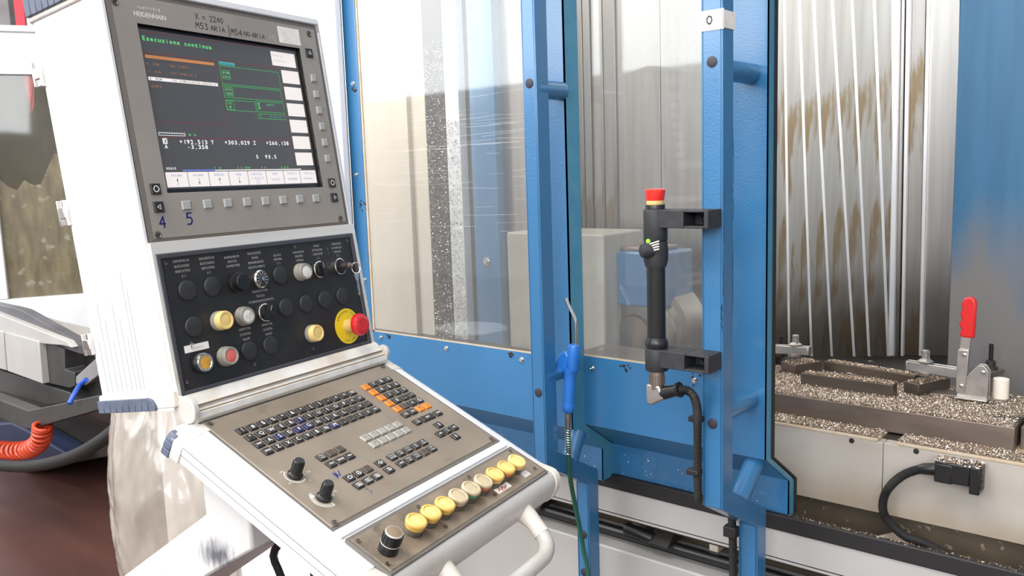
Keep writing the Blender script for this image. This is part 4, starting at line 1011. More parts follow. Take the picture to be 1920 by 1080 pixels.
# telescopic cover seen through the opening: overlapping, slightly leaning steel plates
edges_t = [1430, 1473, 1501, 1528, 1563, 1600, 1642, 1677]
edges_b = [1438, 1482, 1524, 1562, 1604, 1632, 1668, 1680]
for i in range(7):
    y = YI + .004 - .010 * i
    a = P(edges_t[i], 0, y); b = P(edges_t[i + 1] + 3, 0, y); c = P(edges_b[i + 1] + 3, 668, y); d = P(edges_b[i], 668, y)
    # extend the slanting plate above the frame
    def up_(p, q, k=0.45): return p + (p - q) * k
    aa, bb = up_(a, d), up_(b, c)
    m = MB(); m.mat(0).sweep([d, c, bb, aa], (0, .004, 0))
    e0, e1 = Vector((c.x - .010, y - .005, c.z)), Vector((bb.x - .010, y - .005, bb.z))
    m.mat(1).sweep([e0, Vector((c.x, y - .005, c.z)), Vector((bb.x, y - .005, bb.z)), e1], (0, .010, 0))
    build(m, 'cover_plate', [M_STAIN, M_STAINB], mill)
YJ = YI - .085
for i, (x0t, x0b, x1t, x1b, mt) in enumerate(((1678, 1664, 1687, 1676, M_STAINB), (1690, 1678, 1697, 1686, M_STAINP), (1699, 1688, 1708, 1694, M_STAINB), (1710, 1696, 1736, 1724, M_STAIN), (1737, 1722, 1745, 1730, M_STAINB), (1745, 1728, 1801, 1786, M_STAINP))):
    y = YJ - (.012 if mt is M_STAINB else 0)
    a, b, c, d = P(x0t, 0, y), P(x1t, 0, y), P(x1b, 668, y), P(x0b, 668, y)
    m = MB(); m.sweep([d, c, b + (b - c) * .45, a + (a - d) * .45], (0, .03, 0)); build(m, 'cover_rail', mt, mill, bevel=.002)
mbox('blue_side_panel', M_BLUEI, XI(1790, 2.36), .6, 2.34, 2.37, .8, 3.0)
# behind the left pane, from left to right
YL = 2.42
def lp(name, mat, p0, p1, y=YL, t=.02, z0=.6, z1=3.0): return mbox(name, mat, XI(p0, y), XI(p1, y), y, y + t, z0, z1)
lp('inner_panel', M_BEIGE, 640, 772, 2.40)
lp('inner_panel', M_BEIGE, 773, 806, 2.42)
lp('swarf_strip', M_STEELD, 806, 842, 2.38)
lp('swarf_strip', M_WHITE, 843, 868, 2.36, .04)
lp('inner_panel', M_STEELD, 869, 889, 2.42)
lp('blue_post', M_BLUE, 888, 934, 2.36, .06)
lp('stainless_panel', M_STAINP, 935, 1004, 2.40)
def bolt(parent, p, nrm, r=.006, name='bolt', mat=M_CHROME):
    nv = Vector(nrm).normalized(); q = nv.to_track_quat('Z', 'Y').to_matrix().to_4x4()
    m = MB(); Tm = Matrix.Translation(Vector(p)) @ q
    m.lathe([(r * 1.5, 0), (r * 1.5, r * .25)], Tm, 14); m.lathe([(r, r * .2), (r, r * 1.1), (r * .5, r * 1.1), (r * .5, r * .5)], Tm, 12)
    return build(m, name, mat, parent)
bolt(mill, P(913, 490, 2.36), (0, -1, 0), .011)
# slats seen through the right pane
for i, (p0, p1) in enumerate(((1078, 1098), (1099, 1112), (1113, 1135), (1136, 1158), (1159, 1240), (1241, 1320), (1321, 1436))):
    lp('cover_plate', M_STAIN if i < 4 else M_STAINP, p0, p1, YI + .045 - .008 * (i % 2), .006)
# white guard box, blue block and spindle nose
wb0, wb1 = P(950, 452, 2.15), P(1131, 440, 2.15)
gb = MB(); gb.box(wb0.x, wb1.x, 2.15, 2.38, .80, wb1.z); build(gb, 'white_guard', M_TABLE, mill, bevel=.006)
sp0, sp1 = P(1128, 470, 2.22), P(1212, 516, 2.22)
build(MB().box(sp0.x, sp1.x + .06, 2.22, 2.40, sp1.z - .10, sp0.z), 'blue_block', M_BLUE, mill, bevel=.008)
build(MB().box(sp0.x, sp1.x + .02, 2.24, 2.38, sp0.z, sp0.z + .012), 'swarf_heap', M_SWARF, mill, bevel=.004)
c1 = P(1190, 625, 2.24)
m = MB(); q = Matrix.Translation(c1 + Vector((0, .02, 0))) @ RX(math.pi / 2) @ RZ(0)
m.lathe([(.165, -.14), (.165, -.02), (.155, .0), (.138, .004), (.132, .012), (.118, .016), (.06, .02), (.055, .03), (.02, .03)], q, 48)
build(m, 'spindle_nose', pbr('worn_steel', (0.34, 0.30, 0.26), 0.28, 1.0, col2=(0.22, 0.19, 0.16), scale=6), mill, angle=25)
# swarf stuck to the two strips
def flakes(name, n, place, mats, parent=None, size=(.0016, .004), seed=1, label=None, cat=None):
    rg = random.Random(seed); vs = []; fs = []; mi = []
    for i in range(n):
        p = Vector(place(rg)); L = rg.uniform(*size); w_ = L * rg.uniform(.3, .6)
        d = Vector((rg.gauss(0, 1), rg.gauss(0, 1), rg.gauss(0, .6))).normalized()
        e = d.cross(Vector((rg.gauss(0, 1), rg.gauss(0, 1), rg.gauss(0, 1)))).normalized()
        cu = d.cross(e) * L * rg.uniform(.1, .45)
        b = len(vs)
        vs += [p - d * L - e * w_, p - d * L + e * w_, p + cu + e * w_, p + cu - e * w_, p + d * L + e * w_, p + d * L - e * w_]
        fs += [(b, b + 1, b + 2, b + 3), (b + 3, b + 2, b + 4, b + 5)]
        k = 0 if rg.random() < .72 else 1; mi += [k, k]
    m = MB(); m.v = [tuple(v) for v in vs]; m.f = fs; m.m = mi
    return tag(build(m, name, mats, parent, smooth=False), label, cat, kind='stuff')
xa, xb = XI(808, 2.38), XI(842, 2.38); xc, xd = XI(843, 2.36), XI(868, 2.36)
def pl1(rg):
    x = rg.uniform(xa, xb); return (x, 2.376, .8 + 1.15 * rg.random() ** 1.3)
def pl2(rg):
    x = rg.uniform(xc, xd); return (x, 2.355, .8 + .85 * rg.random() ** 1.5)
flakes('clinging_swarf', 6500, pl1, [M_CHIP, M_STEELD], mill, (.001, .0034), 4)
flakes('clinging_swarf', 2600, pl2, [M_GREY, M_CHIP], mill, (.001, .003), 5)

# ------------------------------------------------------------------ sliding doors
def band(m, A, B, x0, x1):
    """folded strip: outline A and outline B (same number of (y, z) points) joined by quads, thickness x0..x1"""
    n = len(A)
    vs = [(x0, y, z) for y, z in A] + [(x0, y, z) for y, z in B] + [(x1, y, z) for y, z in A] + [(x1, y, z) for y, z in B]
    fs = []
    for i in range(n - 1):
        fs += [(i, i + 1, n + i + 1, n + i), (2 * n + i + 1, 2 * n + i, 3 * n + i, 3 * n + i + 1),
               (i + 1, i, 2 * n + i, 2 * n + i + 1), (n + i, n + i + 1, 3 * n + i + 1, 3 * n + i)]
    fs += [(0, n, 3 * n, 2 * n), (n - 1, 3 * n - 1, 4 * n - 1, 2 * n - 1)]
    return m.add(vs, fs)
def yz(x, prof, t, name, mat, parent, bevel=0):
    h_ = len(prof) // 2
    return build(band(MB(), prof[:h_], prof[h_:][::-1], x, x + t), name, mat, parent, bevel=bevel, smooth=False)
def offset_prof(dy):
    return [(1.50 + dy, 2.45), (1.50 + dy, .893), (1.612 + dy, .818), (1.612 + dy, .742)]
ZW = 1.047
def door(name, label, x0, x1, ys, wx0, wx1, ye, stop_z):
    d = thing(name, label, 'door', ((x0 + x1) / 2, ys, .742))
    dy = ys - 1.50
    pr = offset_prof(dy)
    # sheet: rim pieces round the window, then the folded foot
    m = MB()
    for (a, b, c, e_) in ((x0, wx0, ZW, 2.45), (wx1, x1, ZW, 2.45), (wx0, wx1, 2.30, 2.45)):
        m.box(a, b, ys, ys + .003, c, e_)
    foot = [(pr[0][0], ZW)] + pr[1:] ; back = [(y + .003, z - (.002 if i else 0)) for i, (y, z) in enumerate(foot)]
    m.sweep([(x0, y, z) for y, z in foot + back[::-1]], (x1 - x0, 0, 0))
    build(m, 'sheet', M_BLUE, d, smooth=False)
    # glass
    m = MB(); m.box(wx0 - .012, wx1 + .012, ys + .0045, ys + .0085, ZW - .012, 2.31); build(m, 'window_pane', M_PANE, d, smooth=False)
    m = MB()
    for (a, b, c, e_) in ((wx0, wx0 + .007, ZW, 2.30), (wx1 - .004, wx1, ZW, 2.30), (wx0, wx1, ZW, ZW + .003)): m.box(a, b, ys + .0015, ys + .0044, c, e_)
    build(m, 'window_seal', M_SEAL, d, smooth=False)
    # end return (the right edge of the door) and its rubber
    if ye:
        ed = ye - ys
        ret = [(y, z) for y, z in pr] + [(y + ed, z - (.0 if i in (0, 3) else .004)) for i, (y, z) in reversed(list(enumerate(pr)))]
        yz(x1 - .003, ret, .003, 'end_return', M_BLUEEDGE if name == 'sliding_door' else M_BLUE, d)
    return d
dl = door('sliding_door', 'left blue sliding door with the large scratched window beside the console', -1.778, -1.080, YS1, -1.728, -1.165, 1.503, 0)
dr = door('sliding_door', 'right blue sliding door carrying the black handle with red button', -1.115, -.660, YS2, -1.094, -.768, 1.522, 0)
# rubber edge of the right door
pr = offset_prof(0)
rub = [(y + .022, z) for y, z in pr] + [(y + .034, z - (.004 if i in (1, 2) else 0)) for i, (y, z) in reversed(list(enumerate(pr)))]
yz(-.664, rub, .006, 'rubber_edge', M_RUBBER, dr)
rub2 = [(y + .034, z) for y, z in pr] + [(y + .042, z - (.006 if i in (1, 2) else 0)) for i, (y, z) in reversed(list(enumerate(pr)))]
yz(-.668, rub2, .006, 'steel_edge', M_STEEL, dr)
def guard_bar(d, x0, x1, ysheet, zs):
    P_out = [(1.350, 2.45), (1.350, .840), (1.497, .757), (1.497, .30), (1.534, .30), (1.534, .780), (1.389, .862), (1.389, 2.45)]
    # channel section: side plates in the profile shape, front flange that follows the folds
    A = P_out[:4]; B = P_out[4:][::-1]
    m = MB(); band(m, A, B, x1 - .004, x1); band(m, A, B, x0, x0 + .003)
    band(m, A, [(1.354, 2.45), (1.354, .8425), (1.501, .7595), (1.501, .30)], x0 + .003, x1 - .004)
    b = build(m, 'guard_bar', M_BLUE, d, bevel=.0012, seg=1)
    xm = (x0 + x1) / 2
    for z in zs:
        t_ = MB(); t_.cyl((xm, 1.36, z), (xm, ysheet - .0005, z), .019, seg=20); build(t_, 'stand_off', M_BLUE, d)
    t_ = MB(); t_.cyl((xm, 1.452, .822), (xm, ysheet + .030, .880), .019, seg=20); build(t_, 'stand_off', M_BLUE, d)
    for (y, z) in ((1.350, 1.622), (1.350, .996), (1.497, .635), (1.497, .545)):
        t_ = MB(); t_.lathe([(.0095, 0), (.0092, .0012), (.006, .0022)], Matrix.Translation((xm, y - .0002, z)) @ RX(math.pi / 2), 18); build(t_, 'plug', M_PLUG, d)
    return b
guard_bar(dl, -1.106, -1.071, YS1, (1.612, 1.028))
gbar = guard_bar(dr, -.714, -.674, YS2, (1.612, 1.008))
for (d, ys, pts) in ((dl, YS1, ((662, 157), (668, 328), (684, 525), (714, 633), (837, 653), (978, 674))), (dr, YS2, ((1110, 690), (1302, 713)))):
    for q in pts: bolt(d, P(q[0], q[1], ys), (0, -1, 0), .0042)
# fine horizontal scratches on the left pane
rg = random.Random(5); m = MB()
for k in range(110):
    x = rg.uniform(-1.70, -1.22); z = 1.30 + abs(rg.gauss(.25, .16)); L = rg.uniform(.03, .22); sl = rg.uniform(-.03, .05); w_ = rg.uniform(.00008, .00025)
    x1 = min(x + L, -1.18)
    m.add([(x, YS1 + .0043, z), (x1, YS1 + .0043, z + sl * L), (x1, YS1 + .0043, z + sl * L + w_), (x, YS1 + .0043, z + w_)], [(0, 1, 2, 3)])
tag(build(m, 'pane_scratch', M_INKW, dl, smooth=False), kind='stuff')
# black sealant smears
rg = random.Random(11)
for (d, ys, pts) in ((dl, YS1, ((663, 165, 3, 9), (678, 382, 3, 10), (728, 630, 6, 5), (957, 665, 7, 6))), (dr, YS2, ((1171, 688, 7, 5), (1302, 712, 8, 8)))):
    for (x, y, a, b) in pts:
        m = MB()
        for k in range(9):
            c = P(x + rg.gauss(0, a * .6), y + rg.gauss(0, b * .6), ys); r_ = rg.uniform(.0015, .004)
            m.lathe([(r_, 0), (r_ * .5, .0016)], Matrix.Translation(c) @ RX(math.pi / 2), 7)
        tag(build(m, 'sealant_smear', M_RUBBER, d), kind='stuff')
# paper tape with a handwritten 0 on the right bar
m = MB(); zt0, zt1 = P(1325, 58, YB - .001).z, P(1325, 20, YB - .001).z
m.mat(0).box(-.716, -.672, YB - .0012, YB - .0004, zt0, zt1); m.box(-.6736, -.6726, YB - .0012, 1.393, zt0 + .002, zt1 - .002)
m.mat(1).line([(.010 * x - .5 * .010, .013 * y) for x, y in ((.5, 0), (.1, .25), (.05, .7), (.4, 1), (.85, .85), (.95, .4), (.7, .05), (.4, 0))], .0022, 0, Matrix.Translation((-.698, YB - .0016, (zt0 + zt1) / 2 - .006)) @ RX(math.pi / 2))
build(m, 'paper_tape', [M_PAPER, M_INKD], dr, smooth=False)
# dark scratches on the right bar
m = MB()
for (x, y0, y1, w_) in ((1375, 260, 430, 2.2), (1356, 500, 560, 2), (1353, 575, 625, 3.2), (1358, 340, 470, 1.2), (1374, 470, 600, 1.6)):
    for k in range(10):
        ya = y0 + (y1 - y0) * k / 10
        a = PXX(x + rg.uniform(-.5, .5), ya, -.6735) if x > 1362 else P(x + rg.uniform(-.8, .8), ya, YB - .0006)
        h_ = (y1 - y0) / 10 * .0011 * rg.uniform(.5, 1.05); ww = w_ * .0005 * rg.uniform(.4, 1)
        if x > 1362: m.add([(a.x, a.y - ww, a.z), (a.x, a.y + ww, a.z), (a.x, a.y + ww * .6, a.z + h_), (a.x, a.y - ww * .6, a.z + h_)], [(0, 1, 2, 3)])
        else: m.add([(a.x - ww, a.y, a.z), (a.x + ww, a.y, a.z), (a.x + ww * .6, a.y, a.z + h_), (a.x - ww * .6, a.y, a.z + h_)], [(0, 1, 2, 3)])
tag(build(m, 'scratch', M_RUBBER, dr, smooth=False), kind='stuff')

# --- handle of the right door
YH = 1.315
xh = P(1230, 520, YH).x
hz = lambda py: P(1230, py, YH).z
dh = build(MB().cyl((xh, YH, hz(640)), (xh, YH, hz(450)), .0165, seg=28), 'door_handle', M_BLACK, dr)
dh['label'] = 'black tubular door handle with control buttons'
xr = P(1353, 405, YB).x
for (pt, pb) in ((392, 452), (652, 694)):
    z1, z0 = hz(pt), hz(pb)
    m = MB(); m.mat(0)
    m.lathe([(.0195, z0), (.0210, z0 + .003), (.0210, z1 - .003), (.0195, z1)], Matrix.Translation((xh, YH, 0)), 28)
    zb1 = z1 - .001; zb0 = z1 - .032
    xc0, xc1 = xr - .046, xr - .008          # pocket for the fixing screw
    y0, y1 = YH - .014, YB - .0005
    m.box(xh, xc0, y0, y1, zb0, zb1); m.box(xc1, xr, y0, y1, zb0, zb1)
    m.box(xc0, xc1, y0, y1, zb0, zb0 + .004); m.box(xc0, xc1, y0, y1, zb1 - .004, zb1); m.box(xc0, xc1, y1 - .008, y1, zb0 + .004, zb1 - .004)
    m.mat(1).lathe([(.0085, 0), (.0085, .006), (.0055, .0062), (.0055, .002)], Matrix.Translation(((xc0 + xc1) / 2 + .002, y1 - .008, (zb0 + zb1) / 2)) @ RX(math.pi / 2), 16)
    m.box((xc0 + xc1) / 2 + .008, xc1, y1 - .014, y1 - .008, (zb0 + zb1) / 2 - .0015, (zb0 + zb1) / 2 + .0015)
    build(m, 'handle_bracket', [M_BLACKM, M_BLACK], dh, bevel=.0012)
m = MB(); m.lathe([(.0185, hz(652)), (.0205, hz(646)), (.0205, hz(640)), (.0165, hz(632))], Matrix.Translation((xh, YH, 0)), 28); build(m, 'handle_collar', M_BLACK, dh)
m = MB(); m.lathe([(.0170, hz(392)), (.0170, hz(384)), (.0168, hz(383.5))], Matrix.Translation((xh, YH, 0)), 28); build(m, 'button_base', M_BLACK, dh)
m = MB(); m.lathe([(.0150, hz(385)), (.0158, hz(381)), (.0150, hz(376))], Matrix.Translation((xh, YH, 0)), 28); build(m, 'button_collar', M_BRASS, dh)
m = MB(); m.lathe([(.0150, hz(376)), (.0160, hz(372)), (.0180, hz(359)), (.0180, hz(356)), (.0165, hz(354.5)), (.008, hz(353.5))], Matrix.Translation((xh, YH, 0)), 30); o_ = build(m, 'red_button', M_ESTOP2, dh, angle=45)
# taped enabling switch
m = MB(); zs = hz(478)
m.lathe([(.0185, hz(500)), (.0215, hz(488)), (.0220, hz(470)), (.0205, hz(452))], Matrix.Translation((xh, YH, 0)), 24)
build(m, 'tape_wrap', M_BLACKM, dh)
sc_ = P(1211, 470, YH - .024)
m = MB(); m.lathe([(.004, -.018), (.0125, -.012), (.0135, 0), (.0115, .008), (.006, .011)], Matrix.Translation(sc_) @ RZ(-.65) @ RX(math.pi / 2), 20); build(m, 'enabling_switch', M_BLACKM, dh)
lp_ = P(1215, 452, YH - .022); m = MB(); m.lathe([(.0035, -.004), (.0035, .001), (.002, .0028)], Matrix.Translation(lp_) @ RX(math.pi / 2), 12)
build(m, 'green_lamp', pbr('lamp_green', (.2, .8, .05), .3, emit=(.25, 1.0, .05), estr=1.6), dh)
m = MB()
for k in range(4):
    a = P(1218 + k * 2, 458 + k * 4, YH - .0225); b = P(1236, 452 + k * 5, YH - .020); m.tube([a, (a + b) / 2 + Vector((0, -.002, 0)), b], .0014, 6)
build(m, 'frayed_cord', M_CREAM, dh)
# connector and cable at the lower end
m = MB(); m.mat(0).lathe([(.0135, hz(720)), (.0135, hz(702)), (.0120, hz(692))], Matrix.Translation((xh, YH, 0)), 20)
for k in range(14): m.box(.0128, .0145, -.0012, .0012, hz(718), hz(702), Matrix.Translation((xh, YH, 0)) @ RZ(k * math.pi / 7))
m.lathe([(.0128, hz(728)), (.0128, hz(720))], Matrix.Translation((xh, YH, 0)), 20)
build(m, 'connector_ring', M_STEEL, dh)
e0 = P(1216, 735, YH); 
m = MB(); m.prism([(-.015, .016), (.012, .016), (.020, -.008), (-.004, -.022), (-.015, -.020)], -.012, .012, Matrix.Translation(P(1231, 736, YH)) @ RX(math.pi / 2)); build(m, 'elbow', M_ZINC, dh, bevel=.003)
m = MB(); a = P(1243, 737, YH); b = P(1272, 731, YH); m.cyl(a, b, .0125, .0105, 18); m2 = b + (b - a).normalized() * .004; m.cyl(b, m2, .014, .014, 18); build(m, 'cable_gland', M_BLACK, dh)
cpath = smooth_path([P(1272, 731, YH), P(1288, 732, YH), P(1300, 742, YH), P(1307, 765, YH + .01), P(1308, 800, YB - .012), P(1308, 880, YB - .011), P(1309, 930, YB - .010), P(1311, 941, YB - .010)], 10)
def corrugated(path, r, dr_, step):
    out = []; rad = []
    pts = [Vector(p) for p in path]
    L = 0; acc = [0]
    for i in range(1, len(pts)): L += (pts[i] - pts[i - 1]).length; acc.append(L)
    n = max(4, int(L / step) * 2)
    j = 0
    for k in range(n + 1):
        s_ = L * k / n
        while j < len(acc) - 2 and acc[j + 1] < s_: j += 1
        t = (s_ - acc[j]) / max(1e-9, acc[j + 1] - acc[j]); out.append(pts[j].lerp(pts[j + 1], t)); rad.append(r + (dr_ if k % 2 else -dr_))
    return out, rad
ct = thing('cable_conduit', 'black corrugated cable running from the door handle down the right blue post', 'cable', P(1308, 940, YB - .011))
p_, r_ = corrugated(cpath, .0072, .0010, .0032)
build(MB().tube(p_, r_, 10), 'corrugated_sleeve', M_RUBBER, ct, angle=80)
for (x, y) in ((1306, 785), (1302, 884)):
    c = P(x, y, YB - .010); m = MB(); m.box(c.x - .012, c.x + .012, c.y - .010, c.y + .0095, c.z - .005, c.z + .005); build(m, 'cable_clip', M_RUBBER, ct, bevel=.002)
ct2 = thing('cable_conduit', 'short black corrugated cable hanging beside the lower end of the right blue post', 'cable', P(1375, 1075, 1.48))
p_, r_ = corrugated([P(1372, 968, 1.487), P(1374, 1010, 1.487), P(1375, 1060, 1.487), P(1375, 1200, 1.487)], .0075, .0010, .0032)
build(MB().tube(p_, r_, 10), 'corrugated_sleeve', M_RUBBER, ct2, angle=80)
c = P(1372, 995, 1.487); build(MB().box(c.x - .014, c.x + .012, c.y - .010, c.y + .009, c.z - .012, c.z + .010), 'cable_clip', M_RUBBER, ct2, bevel=.002)

# --- air blow gun hanging beside the left bar
YG = 1.405
G = lambda x, y, dy=0.0: P(x, y, YG + dy)
gun = thing('air_blow_gun', 'blue air blow gun with a bent metal nozzle hanging on the left post', 'air gun', G(1066, 775))
build(MB().tube(smooth_path([G(1061, 559), G(1066, 572), G(1073, 587), G(1078, 598), G(1080, 612), G(1080, 648)], 6), .0034, 10), 'nozzle', M_CHROME, gun)
sc1 = (G(1087, 700) - G(1087, 600)).length / 100
m = MB(); m.tube([G(1076, 646), G(1076, 650), G(1075, 690), G(1072, 697)], [.011, .0125, .0125, .010], 16)
m.tube([G(1066, 653), G(1074, 655)], [.005, .006], 10)
build(m, 'gun_body', M_GUN, gun, bevel=.001, angle=50)
pts = [G(1062, 656), G(1050, 664), G(1044, 680), G(1046, 690), G(1043, 702), G(1056, 700), G(1066, 690), G(1070, 668)]
m = MB(); m.sweep([p - Vector((0, .007, 0)) for p in pts], (0, .014, 0)); build(m, 'trigger', M_GUN, gun, bevel=.004)
gp = []; gr = []
for k, (y, r) in enumerate(((690, .0145), (700, .013), (709, .0115), (713, .0125), (718, .0118), (722, .0128), (727, .0118), (731, .0128), (736, .0118), (740, .0128), (745, .0118), (750, .0128), (754, .0118), (758, .0132), (766, .0132), (772, .010), (775, .006))):
    gp.append(G(1069 - (y - 690) * .045, y)); gr.append(r)
build(MB().tube(gp, gr, 16), 'grip', M_GUN, gun, angle=60)
m = MB(); m.tube([G(1065, 774), G(1065, 784)], .0065, 6); m.tube([G(1065, 784), G(1065, 803)], [.0068, .0055], 14); build(m, 'hose_fitting', M_STEEL, gun)
m = MB(); hel = []
a, b = G(1065.5, 802), G(1066, 851)
for k in range(11 * 12 + 1):
    t = k / (11 * 12); an = 2 * math.pi * 11 * t; hel.append(a.lerp(b, t) + Vector((math.cos(an) * .0062, math.sin(an) * .0062, 0)))
build(MB().tube(hel, .0011, 6), 'hose_spring', M_CHROME, gun)
build(MB().tube(smooth_path([G(1065, 800), G(1066, 850), G(1069, 895, .01), G(1076, 935, .03), G(1086, 985, .045), G(1094, 1030, .055), G(1104, 1085, .06), G(1118, 1250, .06)], 8), .0052, 12), 'hose', M_GRNHOSE, gun)

# ------------------------------------------------------------------ machine table and fixture
YT = 1.80; ZT = .875
tb = thing('machine_table', 'off-white machine table front covered in metal chips behind the open door', 'machine table', (-.55, 2.0, .7))
xs = P(1656, 826, YT).x; nx0, nx1 = P(1646, 822, YT).x, P(1683, 828, YT).x
mbox('front_plate', M_TABLE, -2.1, xs - .0006, YT, YT + .03, .715, ZT - .006, tb, bevel=.0015)
mbox('front_plate', M_TABLE, xs + .0006, .6, YT, YT + .03, .715, ZT - .006, tb, bevel=.0015)
mbox('top_ledge', M_SEAL, -2.1, nx0, YT - .001, YT + .30, ZT - .006, ZT, tb, bevel=.001)
mbox('top_ledge', M_SEAL, nx1, .6, YT - .001, YT + .30, ZT - .006, ZT, tb, bevel=.001)
mbox('table_core', M_STEELD, -2.1, .6, YT + .03, 2.16, .60, ZT - .004, tb, bevel=.0)
for q in ((1597, 826), (1718, 846)):
    c = P(q[0], q[1], YT); m = MB(); m.lathe([(.0055, -.002), (.0055, .0012), (.003, .0016)], Matrix.Translation(c) @ RX(math.pi / 2), 14); build(m, 'hole_plug', M_RUBBER, tb)
ZP = .924; YPf, YPb = 1.86, 2.13
fx = thing('fixture_plate', 'thick ground steel fixture plate with bars, covered in bright chips', 'fixture', (-.7, 2.0, ZT))
xe = -.312
mbox('base_plate', M_STEEL, -1.45, xe, YPf, YPb, ZT, ZP, fx, bevel=.0012)
# second plate to the right, beyond a gap
mbox('side_plate', M_STEEL, xe + .006, .25, YPf + .03, YPb + .1, ZT, ZP - .004, fx, bevel=.0012)
def bar(name, pf0, pf1, depth, z0, h, mat=M_STEEL, parent=fx, skew=0.0):
    """bar whose front lower edge runs between two points on the plate"""
    a = PZ(*pf0, z0); b = PZ(*pf1, z0); dv = (b - a).normalized(); nv = Vector((-dv.y, dv.x, 0)); 
    if nv.y < 0: nv = -nv
    nv = nv * depth + dv * skew
    m = MB(); m.sweep([a, b, b + nv, a + nv], (0, 0, h)); return build(m, name, mat, parent, bevel=.0012)
bar('steel_bar', (1501, 723), (1673, 748), .032, ZP, .031, M_STEELB)
bar('steel_bar', (1545, 694), (1714, 724), .032, ZP, .024, M_STEELB)
bar('clamp_pad', (1694, 735), (1722, 742), .105, ZP + .005, .025, M_STEELB)
bar('clamp_pad', (1464, 696), (1490, 704), .085, ZP + .002, .026, M_STEELB)
for q in ((1592, 702), (1632, 679)):
    c = PZ(q[0], q[1], ZP + .026); m = MB(); m.lathe([(.006, 0), (.006, .003), (.003, .003)], Matrix.Translation(c), 10); build(m, 'screw', M_CHROME, fx)
sl = PZ(1893, 786, ZP)
m = MB(); m.prism([(.030 * math.cos(math.pi * k / 12 + math.pi / 2) * .5 - .02, .011 * math.sin(math.pi * k / 12 + math.pi / 2)) for k in range(13)] + [(.022, -.011), (.022, .011)], ZP, ZP + .0045, T(sl.x, sl.y, 0))
build(m, 'bolt_slot', M_STEELD, fx)
# chips on plate, ledge, bars
build(MB().box(-1.2, xe - .003, YPf + .004, YPb - .03, ZP, ZP + .0012), 'swarf_bed', M_SWARF, fx)
build(MB().box(-1.2, nx0 - .004, YT + .004, YPf - .001, ZT, ZT + .0012), 'swarf_bed', M_SWARF, tb); build(MB().box(nx1 + .004, .3, YT + .004, YPf - .001, ZT, ZT + .0012), 'swarf_bed', M_SWARF, tb)
def on_plate(rg):
    x = rg.uniform(-.95, xe - .004); y = YPf + .002 + (YPb - YPf - .02) * rg.random() ** 1.5; return (x, y, ZP + rg.random() ** 2 * .006 + .0005)
tag(flakes('metal_chips', 80000, on_plate, [M_CHIP, M_CHIPB], None, (.0007, .0019), 21), 'bright aluminium chips scattered over the fixture plate', 'metal chips')
def on_ledge(rg):
    while True:
        x = rg.uniform(-.92, -.20)
        if not (nx0 < x < nx1): break
    return (x, YT + .004 + .05 * rg.random(), ZT + rg.random() ** 2 * .007 + .0005)
tag(flakes('metal_chips', 28000, on_ledge, [M_CHIP, M_CHIPB], None, (.0007, .0019), 22), 'bright metal chips lying on the ledge below the fixture plate', 'metal chips')
def on_bars(rg):
    r_ = rg.random()
    if r_ < .4: a, b, h_, dp = PZ(1501, 723, ZP), PZ(1673, 748, ZP), .0315, .03
    elif r_ < .8: a, b, h_, dp = PZ(1545, 694, ZP), PZ(1714, 724, ZP), .0245, .03
    elif r_ < .9: a, b, h_, dp = PZ(1694, 735, ZP + .005), PZ(1722, 742, ZP + .005), .0255, .10
    else: a, b, h_, dp = PZ(1464, 696, ZP + .002), PZ(1490, 704, ZP + .002), .0265, .08
    dv = (b - a); nv = Vector((-dv.y, dv.x, 0)).normalized()
    if nv.y < 0: nv = -nv
    q = a + dv * rg.uniform(.02, .98) + nv * dp * rg.uniform(.08, 1); return (q.x, q.y, q.z + h_ + .0006)
flakes('bar_chips', 4500, on_bars, [M_CHIPB, M_CHIP], fx, (.0009, .002), 23)
def on_sill(rg): return (rg.uniform(-.66, -.2), 1.600 + .012 * rg.random(), ZR + .0006 + .0015 * rg.random())
flakes('sill_chips', 700, on_sill, [M_CHIPB, M_STEELD], mill, (.0006, .0015), 24)
def on_foot(rg):
    x = rg.uniform(-1.75, -.70); y = 1.612; z = .745 + .07 * rg.random() ** 1.6
    dyy = -.045 if x < -1.085 else 0
    return (x, y + dyy - .0008, z)
def on_slope(rg):
    x = rg.uniform(-1.75, -.68); t = rg.random(); dyy = -.045 if x < -1.085 else 0
    return (x, 1.50 + .112 * t + dyy - .001, .893 - .075 * t - .001)
flakes('door_chips', 900, on_foot, [M_CHIP, M_CHIPB], dl, (.0006, .0014), 25)
